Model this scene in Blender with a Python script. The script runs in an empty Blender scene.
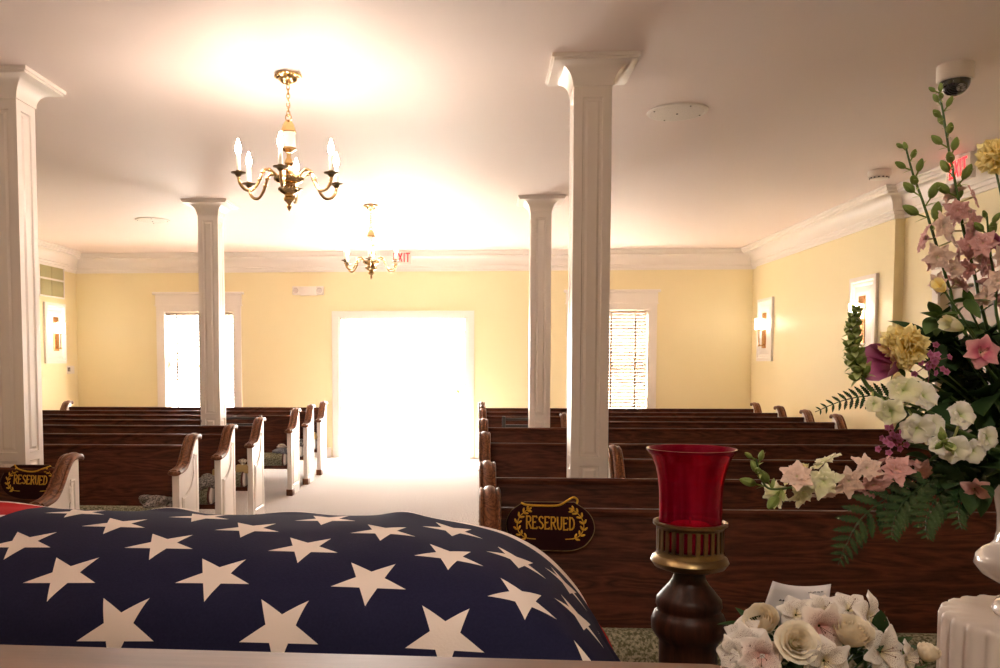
import bpy, bmesh, math, random
from mathutils import Vector, Matrix
C = bpy.context.scene.collection
PI = math.pi
SPOT = 50.0  # energy of the added front fill spot
SKY, SUN, EXPO = 11.0, 42.0, 1.5
rnd = random.Random(7)

# ------------------------------------------------------------------ helpers
class G:
    """collects shapes into one bmesh; build() links ONE mesh object"""
    def __init__(s):
        s.bm = bmesh.new(); s.uv = s.bm.loops.layers.uv.new('UVMap')
    def face(s, vs):
        try: return s.bm.faces.new(vs)
        except ValueError: return None
    def box(s, x0, x1, y0, y1, z0, z1, bev=0, M=None):
        r = bmesh.ops.create_cube(s.bm, size=1)
        vs = r['verts']
        for v in vs:
            v.co = Vector(((x0+x1)/2+v.co.x*(x1-x0), (y0+y1)/2+v.co.y*(y1-y0), (z0+z1)/2+v.co.z*(z1-z0)))
        if bev:
            es = list({e for v in vs for e in v.link_edges})
            r2 = bmesh.ops.bevel(s.bm, geom=es, offset=bev, segments=2, affect='EDGES', profile=0.5)
            if M: bmesh.ops.transform(s.bm, matrix=M, verts=list({v for f in r2['faces'] for v in f.verts} | {v for v in vs if v.is_valid}))
        elif M: bmesh.ops.transform(s.bm, matrix=M, verts=vs)
        return s
    def loft(s, rings, caps=True, closed=True):
        R = [[s.bm.verts.new(p) for p in r] for r in rings]
        n = len(R[0])
        for a, b in zip(R, R[1:]):
            for i in range(n if closed else n-1):
                s.face((a[i], a[(i+1) % n], b[(i+1) % n], b[i]))
        if caps and closed:
            s.face(list(reversed(R[0]))); s.face(R[-1])
        return s
    def lathe(s, prof, n=32, c=(0, 0, 0), caps=True, M=None):
        rings = []
        for r, z in prof:
            ring = [Vector((c[0]+r*math.cos(2*PI*i/n), c[1]+r*math.sin(2*PI*i/n), c[2]+z)) for i in range(n)]
            if M: ring = [M @ p for p in ring]
            rings.append(ring)
        return s.loft(rings, caps)
    def tube(s, pts, r, n=8, caps=True):
        pts = [Vector(p) for p in pts]
        rings = []; ref = None
        for i, p in enumerate(pts):
            t = (pts[min(i+1, len(pts)-1)] - pts[max(i-1, 0)]).normalized()
            if ref is None:
                ref = t.orthogonal().normalized()
            ref = (ref - t*ref.dot(t))
            if ref.length < 1e-6: ref = t.orthogonal()
            ref.normalize(); b = t.cross(ref)
            rr = r[i] if isinstance(r, (list, tuple)) else r
            rings.append([p+ref*(rr*math.cos(2*PI*k/n))+b*(rr*math.sin(2*PI*k/n)) for k in range(n)])
        return s.loft(rings, caps)
    def prism(s, pts, fn, t0, t1):
        """2D outline pts -> fn(a,b,t) -> 3D; extruded t0..t1"""
        return s.loft([[Vector(fn(a, b, t)) for a, b in pts] for t in (t0, t1)])
    def ellipsoid(s, c, r, M=None, nu=10, nv=7):
        prof = [(math.sin(PI*i/nv), -math.cos(PI*i/nv)) for i in range(nv+1)]
        rings = []
        for a, z in prof:
            a = max(a, .02)
            ring = [Vector((r[0]*a*math.cos(2*PI*i/nu), r[1]*a*math.sin(2*PI*i/nu), r[2]*z)) for i in range(nu)]
            if M: ring = [M @ p for p in ring]
            rings.append([p+Vector(c) for p in ring])
        return s.loft(rings)
    def sheet(s, fn, nu, nv, uvf=None):
        """grid fn(u in -1..1, v in 0..1)"""
        V = [[s.bm.verts.new(fn(-1+2*i/nu, j/nv)) for i in range(nu+1)] for j in range(nv+1)]
        for j in range(nv):
            for i in range(nu):
                f = s.face((V[j][i], V[j][i+1], V[j+1][i+1], V[j+1][i]))
                if f:
                    for l, (a, b) in zip(f.loops, ((i, j), (i+1, j), (i+1, j+1), (i, j+1))):
                        l[s.uv].uv = uvf(a, b) if uvf else (a/nu, b/nv)
        return s
    def build(s, name, mat, parent=None, smooth=True, norm=True, auto=38):
        if norm: bmesh.ops.recalc_face_normals(s.bm, faces=s.bm.faces)
        me = bpy.data.meshes.new(name); s.bm.to_mesh(me); s.bm.free()
        o = bpy.data.objects.new(name, me); C.objects.link(o)
        if mat: me.materials.append(mat)
        if smooth:
            for p in me.polygons: p.use_smooth = True
            if auto:
                me.set_sharp_from_angle(angle=math.radians(auto))
        if parent: o.parent = parent
        return o

def thing(name, label, cat, loc=(0, 0, 0), rz=0, group=None):
    o = bpy.data.objects.new(name, None); C.objects.link(o)
    o.empty_display_size = .05
    o.location = loc; o.rotation_euler = (0, 0, rz)
    o['label'] = label; o['category'] = cat
    if group: o['group'] = group
    return o
def tag(o, label, cat, group=None):
    o['label'] = label; o['category'] = cat
    if group: o['group'] = group
    return o
def struct(o): o['kind'] = 'structure'; return o
def dup(root, loc, rz=None, label=None, group=None):
    r = root.copy(); C.objects.link(r); r.location = loc
    if rz is not None: r.rotation_euler = (0, 0, rz)
    if label: r['label'] = label
    if group: r['group'] = group
    for ch in list(root.children):
        c = ch.copy(); C.objects.link(c); c.parent = r
        for g in ch.children:
            d = g.copy(); C.objects.link(d); d.parent = c
    return r
def cut(pts, n=6):
    """Catmull-Rom through points"""
    P = [Vector(p) for p in pts]; out = []
    for i in range(len(P)-1):
        a, b, c, d = P[max(i-1, 0)], P[i], P[i+1], P[min(i+2, len(P)-1)]
        for k in range(n):
            t = k/n
            out.append(.5*((2*b)+(c-a)*t+(2*a-5*b+4*c-d)*t*t+(3*b-a-3*c+d)*t**3))
    out.append(P[-1]); return out
def interp(tab, x):
    if x <= tab[0][0]: return tab[0][1]
    for (a, b), (c, d) in zip(tab, tab[1:]):
        if x <= c: return b+(d-b)*(x-a)/(c-a)
    return tab[-1][1]

# ------------------------------------------------------------------ materials
def lin(r, g, b):
    f = lambda c: (c/255)/12.92 if c/255 <= .04045 else ((c/255+.055)/1.055)**2.4
    return (f(r), f(g), f(b), 1)
class NT:
    def __init__(s, name):
        s.m = bpy.data.materials.new(name); s.m.use_nodes = True
        s.t = s.m.node_tree; s.t.nodes.clear()
        s.out = s.n('ShaderNodeOutputMaterial')
    def n(s, ty, **kw):
        nd = s.t.nodes.new(ty)
        for k, v in kw.items(): setattr(nd, k, v)
        return nd
    def l(s, a, b): s.t.links.new(a, b)
    def math(s, op, a, b=None, c=None):
        nd = s.n('ShaderNodeMath', operation=op)
        for i, v in enumerate((a, b, c)):
            if v is None: continue
            if isinstance(v, (int, float)): nd.inputs[i].default_value = v
            else: s.l(v, nd.inputs[i])
        return nd.outputs[0]
    def mix(s, fac, a, b):
        nd = s.n('ShaderNodeMix', data_type='RGBA')
        for sock, v in ((nd.inputs[0], fac), (nd.inputs[6], a), (nd.inputs[7], b)):
            if isinstance(v, (int, float, tuple)): sock.default_value = v
            else: s.l(v, sock)
        return nd.outputs[2]
    def coords(s, kind='Object', scale=(1, 1, 1)):
        tc = s.n('ShaderNodeTexCoord'); mp = s.n('ShaderNodeMapping')
        mp.inputs['Scale'].default_value = scale
        s.l(tc.outputs[kind], mp.inputs[0]); return mp.outputs[0]
    def noise(s, vec, scale=5, detail=4, rough=.55, dist=0):
        nd = s.n('ShaderNodeTexNoise')
        nd.inputs['Scale'].default_value = scale; nd.inputs['Detail'].default_value = detail
        nd.inputs['Roughness'].default_value = rough; nd.inputs['Distortion'].default_value = dist
        s.l(vec, nd.inputs['Vector']); return nd.outputs[0]
    def ramp(s, fac, stops):
        nd = s.n('ShaderNodeValToRGB'); e = nd.color_ramp.elements
        while len(e) < len(stops): e.new(.5)
        for el, (p, c) in zip(e, stops): el.position = p; el.color = c
        s.l(fac, nd.inputs[0]); return nd.outputs[0]
    def bsdf(s, col, rough=.5, metal=0, bump=None, bstr=.2, bdist=.01, spec=None, coat=0):
        b = s.n('ShaderNodeBsdfPrincipled')
        if isinstance(col, tuple): b.inputs['Base Color'].default_value = col
        else: s.l(col, b.inputs['Base Color'])
        if isinstance(rough, (int, float)): b.inputs['Roughness'].default_value = rough
        else: s.l(rough, b.inputs['Roughness'])
        b.inputs['Metallic'].default_value = metal
        if spec is not None: b.inputs['Specular IOR Level'].default_value = spec
        if coat: b.inputs['Coat Weight'].default_value = coat
        if bump is not None:
            bp = s.n('ShaderNodeBump'); bp.inputs['Strength'].default_value = bstr; bp.inputs['Distance'].default_value = bdist
            s.l(bump, bp.inputs['Height']); s.l(bp.outputs[0], b.inputs['Normal'])
        return b
    def done(s, sh): s.l(sh.outputs[0] if hasattr(sh, 'outputs') else sh, s.out.inputs[0]); return s.m

def paint(name, col, rough=.55, var=.04, bscale=90, bstr=.06, spec=None):
    t = NT(name); v = t.coords()
    n = t.noise(v, 3, 3)
    c2 = tuple(max(0, c*(1-var*2)) for c in col[:3])+(1,)
    return t.done(t.bsdf(t.mix(n, c2, col), rough, bump=t.noise(v, bscale, 2), bstr=bstr, bdist=.004, spec=spec))
def wood(name, dark, light, rough=.32, axis='X', scale=1.0, coat=.25, spec=None):
    t = NT(name)
    sc = {'X': (1.1, 9, 9), 'Y': (9, 1.1, 9), 'Z': (9, 9, 1.1)}[axis]
    v = t.coords(scale=tuple(a*scale for a in sc))
    big = t.noise(v, 1.1, 3, .5, .6)
    rings = t.math('FRACT', t.math('MULTIPLY', big, 9))
    rings = t.math('ABSOLUTE', t.math('SUBTRACT', rings, .5))
    fine = t.noise(t.coords(scale=tuple(a*scale*5 for a in sc)), 2.5, 5, .7)
    f = t.math('ADD', t.math('MULTIPLY', rings, .7), t.math('MULTIPLY', fine, .75))
    col = t.ramp(f, [(.22, dark), (.55, tuple((a+b)/2 for a, b in zip(dark, light))), (.85, light)])
    return t.done(t.bsdf(col, rough, bump=fine, bstr=.08, bdist=.002, coat=coat, spec=spec))
def metal(name, col, rough=.25):
    t = NT(name); v = t.coords()
    n = t.noise(v, 60, 3)
    return t.done(t.bsdf(t.mix(n, tuple(c*.75 for c in col[:3])+(1,), col), t.math('ADD', t.math('MULTIPLY', n, .15), rough-.07), metal=1))
def emit(name, col, s):
    t = NT(name); e = t.n('ShaderNodeEmission'); e.inputs[0].default_value = col; e.inputs[1].default_value = s
    return t.done(e)
def fabric(name, a, b, scale=150, rough=.9, bstr=.4):
    t = NT(name); v = t.coords(); n = t.noise(v, scale, 2, .6)
    r = t.ramp(n, [(.4, a), (.62, b)])
    return t.done(t.bsdf(r, rough, bump=n, bstr=bstr, bdist=.004, spec=.2))
def petal_mat(name, base, tip, throat=None, speck=None, transl=.3):
    t = NT(name)
    uv = t.n('ShaderNodeUVMap'); uv.uv_map = 'UVMap'
    sp = t.n('ShaderNodeSeparateXYZ'); t.l(uv.outputs[0], sp.inputs[0])
    n = t.noise(t.coords(), 70, 3)
    vv = t.math('ADD', sp.outputs[1], t.math('MULTIPLY', t.math('SUBTRACT', n, .5), .3))
    stops = [(.0, throat or base), (.35, base), (.95, tip)]
    col = t.ramp(vv, stops)
    if speck:
        s2 = t.noise(uv.outputs[0], 34, 1, .4)
        m = t.math('MULTIPLY', t.math('GREATER_THAN', s2, .63), t.math('MULTIPLY', t.math('LESS_THAN', sp.outputs[1], .72), t.math('GREATER_THAN', sp.outputs[1], .2)))
        col = t.mix(m, col, speck)
    b = t.bsdf(col, .55, spec=.25)
    tr = t.n('ShaderNodeBsdfTranslucent'); t.l(col, tr.inputs[0])
    mx = t.n('ShaderNodeMixShader'); mx.inputs[0].default_value = transl
    t.l(b.outputs[0], mx.inputs[1]); t.l(tr.outputs[0], mx.inputs[2])
    return t.done(mx)

M = {}
M['ceiling'] = paint('ceiling_paint', (.81, .695, .65, 1), .6, .01, 60, .05)
M['yellow'] = paint('yellow_wall_paint', lin(238, 225, 184), .5, .015, 120, .08)
M['white'] = paint('white_trim_paint', (.84, .78, .73, 1), .32, .01, 40, .02)
M['ivory'] = paint('ivory_plastic', (.78, .72, .66, 1), .4, .01, 200, .01)
M['carpet'] = fabric('grey_carpet', (.32, .30, .29, 1), (.64, .60, .58, 1), 90, .95, .6)
M['wood'] = wood('dark_pew_wood', (.022, .007, .004, 1), (.125, .037, .018, 1), .48, coat=0, spec=.16)
M['woodcap'] = wood('warm_armrest_wood', (.045, .015, .008, 1), (.30, .115, .05, 1), .38, 'Y', 1.5, .03, .25)
M['woodZ'] = wood('turned_post_wood', (.010, .0045, .003, 1), (.050, .014, .007, 1), .40, 'Z', 1.2, .0, .16)
M['ledge'] = wood('lectern_wood', (.11, .055, .033, 1), (.19, .105, .066, 1), .5, 'X', .8, 0, .22)
M['cushion'] = fabric('olive_cushion', (.10, .10, .055, 1), (.36, .34, .24, 1), 95)
M['piping'] = paint('dark_red_piping', (.08, .015, .012, 1), .6)
M['endcloth'] = paint('pale_cushion_end', (.72, .68, .66, 1), .7)
M['sleeve'] = paint('pinkish_sleeve', (.42, .31, .26, 1), .6)
M['dark'] = paint('dark_metal_paint', (.035, .028, .026, 1), .4)
M['gold'] = metal('polished_brass', (.76, .52, .24, 1), .16)
M['gold_dark'] = metal('antique_brass', (.25, .17, .08, 1), .34)
M['copper'] = metal('copper_plate', (.80, .42, .20, 1), .25)
M['bulb'] = emit('lit_bulb', (1, .81, .66, 1), 145)
M['sconce'] = emit('lit_sconce_glass', (1, .84, .66, 1), 14)
M['candle'] = paint('candle_sleeve', (.85, .8, .68, 1), .4)
M['goldcloth'] = fabric('gold_embroidery', (.50, .27, .02, 1), (.75, .43, .05, 1), 500, .6, .3)
M['velvet'] = fabric('maroon_velvet', (.014, .002, .003, 1), (.03, .004, .006, 1), 400, .9, .2)
M['ceramic'] = paint('glazed_white_ceramic', (.60, .53, .49, 1), .12, .03, 30, .02)
M['pedestal'] = paint('white_pedestal_paint', (.66, .58, .53, 1), .28, .04, 30, .05)
M['card'] = paint('white_card', (.68, .64, .66, 1), .7)
M['ink'] = paint('black_ink', (.02, .02, .03, 1), .7)
M['red_sign'] = emit('lit_red_letters', (1, .03, .03, 1), 1.5)
M['tan'] = paint('tan_cardboard', (.50, .36, .15, 1), .7)
M['greycloth'] = fabric('grey_knit', (.10, .09, .085, 1), (.42, .38, .35, 1), 70, .95, .6)
M['bluecloth'] = fabric('blue_grey_knit', (.12, .13, .17, 1), (.30, .31, .36, 1), 120, .95, .5)
M['beigecloth'] = fabric('beige_tissue', (.55, .48, .42, 1), (.75, .68, .62, 1), 50, .9, .3)
M['olivegrille'] = paint('olive_grille', (.46, .42, .22, 1), .6)
M['stem'] = paint('green_stem', (.07, .13, .03, 1), .5)
M['concrete'] = paint('pale_concrete', (.62, .60, .56, 1), .8, .05)
M['brick'] = None
t = NT('brick_pier'); bk = t.n('ShaderNodeTexBrick'); bk.inputs['Scale'].default_value = 6
bk.inputs['Color1'].default_value = (.45, .16, .10, 1); bk.inputs['Color2'].default_value = (.55, .22, .14, 1); bk.inputs['Mortar'].default_value = (.6, .56, .5, 1)
t.l(t.coords(), bk.inputs['Vector']); M['brick'] = t.done(t.bsdf(bk.outputs[0], .9))
t = NT('lawn_grass'); M['lawn'] = t.done(t.bsdf(t.ramp(t.noise(t.coords(), 20), [(.3, (.10, .2, .04, 1)), (.7, (.25, .36, .1, 1))]), .9))
t = NT('ceiling_speaker_mesh'); vo = t.n('ShaderNodeTexVoronoi'); vo.inputs['Scale'].default_value = 170; t.l(t.coords(), vo.inputs['Vector'])
M['perf'] = t.done(t.bsdf(t.ramp(vo.outputs[0], [(.1, (.40, .36, .32, 1)), (.3, (.72, .66, .60, 1))]), .5))
t = NT('window_glass')
tr = t.n('ShaderNodeBsdfTransparent'); gl = t.n('ShaderNodeBsdfGlossy'); gl.inputs['Roughness'].default_value = .02
mx = t.n('ShaderNodeMixShader'); mx.inputs[0].default_value = .06
t.l(tr.outputs[0], mx.inputs[1]); t.l(gl.outputs[0], mx.inputs[2]); M['glass'] = t.done(mx)
t = NT('blind_slat'); d = t.bsdf((.56, .46, .38, 1), .5); tr = t.n('ShaderNodeBsdfTranslucent'); tr.inputs[0].default_value = (.8, .7, .58, 1)
mx = t.n('ShaderNodeMixShader'); mx.inputs[0].default_value = .03
t.l(d.outputs[0], mx.inputs[1]); t.l(tr.outputs[0], mx.inputs[2]); M['slat'] = t.done(mx)
t = NT('red_lamp_glass'); b = t.n('ShaderNodeBsdfPrincipled')
n = t.noise(t.coords(scale=(40, 40, 3)), 1.2, 3)
t.l(t.ramp(n, [(.35, (.60, .0, .03, 1)), (.65, (1.0, .015, .09, 1))]), b.inputs['Base Color'])
b.inputs['Roughness'].default_value = .06; b.inputs['Transmission Weight'].default_value = .86; b.inputs['IOR'].default_value = 1.22
M['redglass'] = t.done(b)
t = NT('dome_black'); M['dome'] = t.done(t.bsdf((.008, .008, .01, 1), .06, coat=1))

# flag: stars and stripes from the cloth's own UV, in metres
def flag_mat():
    t = NT('flag_cloth')
    uv = t.n('ShaderNodeUVMap'); uv.uv_map = 'UVMap'
    sp = t.n('ShaderNodeSeparateXYZ'); t.l(uv.outputs[0], sp.inputs[0])
    u, v = sp.outputs[0], sp.outputs[1]
    a, b, R = .0965, .0822, .0485
    def lattice(ou, ov):
        x = t.math('SUBTRACT', t.math('FLOORED_MODULO', t.math('ADD', u, ou), 2*a), a)
        y = t.math('SUBTRACT', t.math('FLOORED_MODULO', t.math('ADD', v, ov), 2*b), b)
        ang = t.math('ARCTAN2', x, y)                       # 0 at the upper tip
        w = 2*PI/5
        ph = t.math('ABSOLUTE', t.math('SUBTRACT', t.math('FLOORED_MODULO', t.math('ADD', ang, w/2), w), w/2))
        r = t.math('SQRT', t.math('ADD', t.math('MULTIPLY', x, x), t.math('MULTIPLY', y, y)))
        px = t.math('MULTIPLY', r, t.math('COSINE', ph)); py = t.math('MULTIPLY', r, t.math('SINE', ph))
        ri = R*.385; ix, iy = ri*math.cos(w/2), ri*math.sin(w/2)
        # line (R,0)->(ix,iy); inside on the origin side
        nx, ny = iy, (R-ix)
        L = math.hypot(nx, ny)
        dist = t.math('SUBTRACT', nx/L*R, t.math('ADD', t.math('MULTIPLY', px, nx/L), t.math('MULTIPLY', py, ny/L)))
        return t.math('GREATER_THAN', dist, 0)
    s1 = lattice(0, 0); s2 = lattice(a, b)
    lim = t.math('MULTIPLY', t.math('GREATER_THAN', v, .055), t.math('MULTIPLY', t.math('GREATER_THAN', u, .06), t.math('MULTIPLY', t.math('LESS_THAN', v, .765), t.math('LESS_THAN', u, 1.10))))
    star = t.math('MAXIMUM', s1, t.math('MULTIPLY', s2, lim))
    canton = t.math('MULTIPLY', t.math('GREATER_THAN', u, 0), t.math('GREATER_THAN', v, 0))
    st = t.math('FLOORED_MODULO', t.math('FLOOR', t.math('DIVIDE', t.math('SUBTRACT', .8205, v), .11723)), 2)
    stripe = t.mix(st, (.46, .012, .016, 1), (.78, .70, .66, 1))
    wv = t.noise(t.coords(), 320, 2)
    blue = t.mix(wv, (.010, .010, .032, 1), (.018, .017, .050, 1))
    can = t.mix(star, blue, (.78, .68, .62, 1))
    col = t.mix(canton, stripe, can)
    h = t.math('ADD', t.math('MULTIPLY', t.math('MULTIPLY', star, canton), .6), t.math('MULTIPLY', wv, .25))
    return t.done(t.bsdf(col, .8, bump=h, bstr=.35, bdist=.003, spec=.10))
M['flag'] = flag_mat()

# ------------------------------------------------------------------ room shell
ZC = 3.08
XL, XL2, XR, XR2, XR0, YB, YF = -6.05, -6.15, 3.94, 4.00, 4.03, 12.75, -2.6
g = G(); g.box(-6.5, 4.4, YF-.2, YB+.25, -.15, 0); struct(g.build('floor', M['carpet'], smooth=False))
g = G(); g.box(-6.5, 4.4, YF-.2, YB+.25, ZC, ZC+.15); struct(g.build('ceiling', M['ceiling'], smooth=False))
DX0, DX1, DZ = -2.09, -.17, 2.12          # door opening
WIN = [(-4.78, -3.70, .55, 2.22), (1.42, 2.51, .55, 2.225)]
g = G()
xs = [(-6.5, WIN[0][0]), (WIN[0][1], DX0), (DX1, WIN[1][0]), (WIN[1][1], 4.4)]
for a, b in xs: g.box(a, b, YB, YB+.25, 0, ZC)
for a, b, z0, z1 in WIN: g.box(a, b, YB, YB+.25, 0, z0); g.box(a, b, YB, YB+.25, z1, ZC)
g.box(DX0, DX1, YB, YB+.25, DZ, ZC)
struct(g.build('wall_back', M['yellow'], smooth=False))
g = G(); g.box(-6.5, XL, YF, 12.2, 0, ZC); g.box(-6.5, XL2, 12.2, YB, 0, ZC); struct(g.build('wall_left', M['yellow'], smooth=False))
RD0, RD1, RDZ = 6.86, 7.72, 2.08          # side door in the right wall
g = G(); g.box(XR, 4.4, 8.38, 12.42, 0, ZC); g.box(XR2, 4.4, 12.42, YB, 0, ZC)
g.box(XR0, 4.4, YF, RD0, 0, ZC); g.box(XR0, 4.4, RD1, 8.38, 0, ZC); g.box(XR0, 4.4, RD0, RD1, RDZ, ZC)
g.box(4.25, 4.4, RD0, RD1, 0, RDZ)
struct(g.build('wall_right', M['yellow'], smooth=False))
g = G(); g.box(-6.5, 4.4, YF-.2, YF, 0, ZC); struct(g.build('wall_front', M['yellow'], smooth=False))

def offset_path(path, d):
    out = []
    for i, p in enumerate(path):
        p = Vector(p)
        def nrm(a, b):
            t = (Vector(b)-Vector(a)).normalized(); return Vector((-t.y, t.x))
        n1 = nrm(path[i-1], path[i]) if i else None
        n2 = nrm(path[i], path[i+1]) if i < len(path)-1 else None
        if n1 is None: out.append(p+n2*d)
        elif n2 is None: out.append(p+n1*d)
        else:
            m = (n1+n2); m /= max(m.length_squared/2, 1e-6)
            out.append(p+m*d)
    return out
PATH = [(XR0, YF), (XR0, 8.38), (XR, 8.38), (XR, 12.42), (XR2, 12.42), (XR2, YB), (XL2, YB), (XL2, 12.2), (XL, 12.2), (XL, YF)]
def run_mould(names, prof, mat, parts):
    """prof: list of (projection, z) from lower-wall round to upper-wall"""
    offs = [offset_path(PATH, d) for d, z in prof]
    for nm, (i0, i1) in zip(names, parts):
        g = G()
        g.loft([[Vector((offs[k][i].x, offs[k][i].y, prof[k][1])) for k in range(len(prof))] for i in range(i0, i1+1)])
        struct(g.build(nm, mat, smooth=True, auto=25))
crown = [(0, 2.795), (.018, 2.795), (.018, 2.83), (.03, 2.835), (.034, 2.862), (.05, 2.87), (.052, 2.89)]
crown += [(.052+.085*(1-math.cos(a*PI/12)), 2.89+.115*math.sin(a*PI/12)) for a in range(1, 7)]
crown += [(.145, 3.01), (.145, 3.03), (.16, 3.035), (.165, 3.06), (.18, 3.065), (.18, ZC+.0), (0, ZC)]
run_mould(['trim_1', 'trim_2', 'trim_3'], crown, M['white'], [(0, 5), (5, 6), (6, 9)])
# baseboards: cut round the doors with short straight runs
def board(name, segs):
    g = G()
    for x0, x1, y0, y1 in segs:
        g.box(x0, x1, y0, y1, 0, .15, .004)
    struct(g.build(name, M['white'], smooth=False))
board('baseboard_back', [(XL2, DX0-.13, YB-.018, YB), (DX1+.13, XR2, YB-.018, YB)])
board('baseboard_left', [(XL, XL+.018, YF, 12.2)])
board('baseboard_right', [(XR0-.018, XR0, YF, RD0-.11), (XR-.018, XR, 8.38, 12.42)])

def nested(g, O, U, W, w, h, steps):
    """raised/recessed panel: nested rectangles (inset, depth) on a face; N = U x W outward"""
    N = U.cross(W); prev = None
    for ins, dep in steps:
        ring = [O+U*a+W*b+N*dep for a, b in ((ins, ins), (w-ins, ins), (w-ins, h-ins), (ins, h-ins))]
        ring = [g.bm.verts.new(p) for p in ring]
        if prev:
            for i in range(4): g.face((prev[i], prev[(i+1) % 4], ring[(i+1) % 4], ring[i]))
        prev = ring
    g.face(prev)
def panelled_face(g, O, U, W, w, h, panels, steps):
    """panels: (a0,a1,b0,b1) non-overlapping, sorted by b, sharing the same a-range"""
    q = lambda a0, a1, b0, b1: g.face([g.bm.verts.new(O+U*a+W*b) for a, b in ((a0, b0), (a1, b0), (a1, b1), (a0, b1))])
    a0, a1 = panels[0][:2]
    q(0, a0, 0, h); q(a1, w, 0, h); z = 0
    for p in panels:
        q(a0, a1, z, p[2]); z = p[3]
        nested(g, O+U*a0+W*p[2], U, W, a1-a0, p[3]-p[2], steps)
    q(a0, a1, z, h)

# doors -----------------------------------------------------------
PST = [(0, 0), (.006, -.010), (.022, -.010), (.042, -.002)]
def casing(g, x0, x1, z1, y, wid=.11, dep=.02, head=True):
    g.box(x0-wid, x0, y-dep, y, 0, z1, .003); g.box(x1, x1+wid, y-dep, y, 0, z1, .003)
    g.box(x0-wid, x1+wid, y-dep, y, z1, z1+.09, .003)
g = G(); casing(g, DX0, DX1, DZ, YB); 
g.box(DX0, DX0+.03, YB, YB+.25, 0, DZ); g.box(DX1-.03, DX1, YB, YB+.25, 0, DZ); g.box(DX0, DX1, YB, YB+.25, DZ-.03, DZ)
d1 = struct(g.build('door_1', M['white'], smooth=False))
def door_leaf(parent, hx, sgn, ang):
    """leaf hinged at hx on the outside of the wall, opened outwards"""
    w, h, th = .93, 2.06, .045
    g = G()
    U, W = Vector((1, 0, 0)), Vector((0, 0, 1))
    pans = [(.12, w-.12, .22, .95), (.12, w-.12, 1.10, 1.92)]
    panelled_face(g, Vector((0, 0, 0)), U, W, w, h, pans, PST)
    panelled_face(g, Vector((w, th, 0)), -U, W, w, h, pans, PST)
    for a, b in (((0, 0), (0, th)), ((w, th), (w, 0))):
        g.face([g.bm.verts.new(p) for p in ((a[0], a[1], 0), (b[0], b[1], 0), (b[0], b[1], h), (a[0], a[1], h))])
    g.face([g.bm.verts.new(p) for p in ((0, 0, h), (w, 0, h), (w, th, h), (0, th, h))])
    T = Matrix.Translation((hx, YB+.25, .02)) @ Matrix.Rotation(ang, 4, 'Z') @ Matrix.Diagonal((sgn, 1, 1, 1))
    bmesh.ops.transform(g.bm, matrix=T, verts=g.bm.verts)
    leaf = g.build('door_leaf', M['white'], parent, smooth=False)
    k = G()
    for yy in (-.05, th+.05):
        k.ellipsoid((w-.07, yy, 1.0), (.03, .03, .03)); k.tube([(w-.07, yy, 1.0), (w-.07, th/2, 1.0)], .012)
    bmesh.ops.transform(k.bm, matrix=T, verts=k.bm.verts); k.build('door_knob', M['gold'], leaf)
    k = G()
    for zz in (.25, 1.05, 1.85): k.tube([(0, -.008, zz-.05), (0, -.008, zz+.05)], .01)
    k.box(.05, .12, -.012, 0, 1.95, 2.02)
    bmesh.ops.transform(k.bm, matrix=T, verts=k.bm.verts); k.build('hinge', M['gold'], leaf)
door_leaf(d1, DX0+.035, 1, math.radians(82)); door_leaf(d1, DX1-.035, -1, math.radians(-84))

g = G()
for y0, y1 in ((RD0-.1, RD0), (RD1, RD1+.1)): g.box(XR0-.022, XR0, y0, y1, 0, RDZ, .003)
g.box(XR0-.026, XR0, RD0-.12, RD1+.12, RDZ, RDZ+.17, .003); g.box(XR0-.05, XR0, RD0-.15, RD1+.15, RDZ+.17, RDZ+.2, .004)
d2 = struct(g.build('door_2', M['white'], smooth=False))
g = G(); panelled_face(g, Vector((4.10, RD1, .01)), Vector((0, -1, 0)), Vector((0, 0, 1)), RD1-RD0, RDZ-.02, [(.12, RD1-RD0-.12, .2, .9), (.12, RD1-RD0-.12, 1.02, 1.93)], PST)
M['taupe'] = paint('taupe_door_paint', (.34, .26, .20, 1), .4)
leaf = g.build('door_leaf', M['taupe'], d2, smooth=False, norm=False)
g = G(); g.ellipsoid((4.05, RD0+.08, 1.0), (.028, .028, .028)); g.tube([(4.05, RD0+.08, 1), (4.10, RD0+.08, 1)], .012); g.build('door_knob', M['gold'], leaf)

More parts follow.
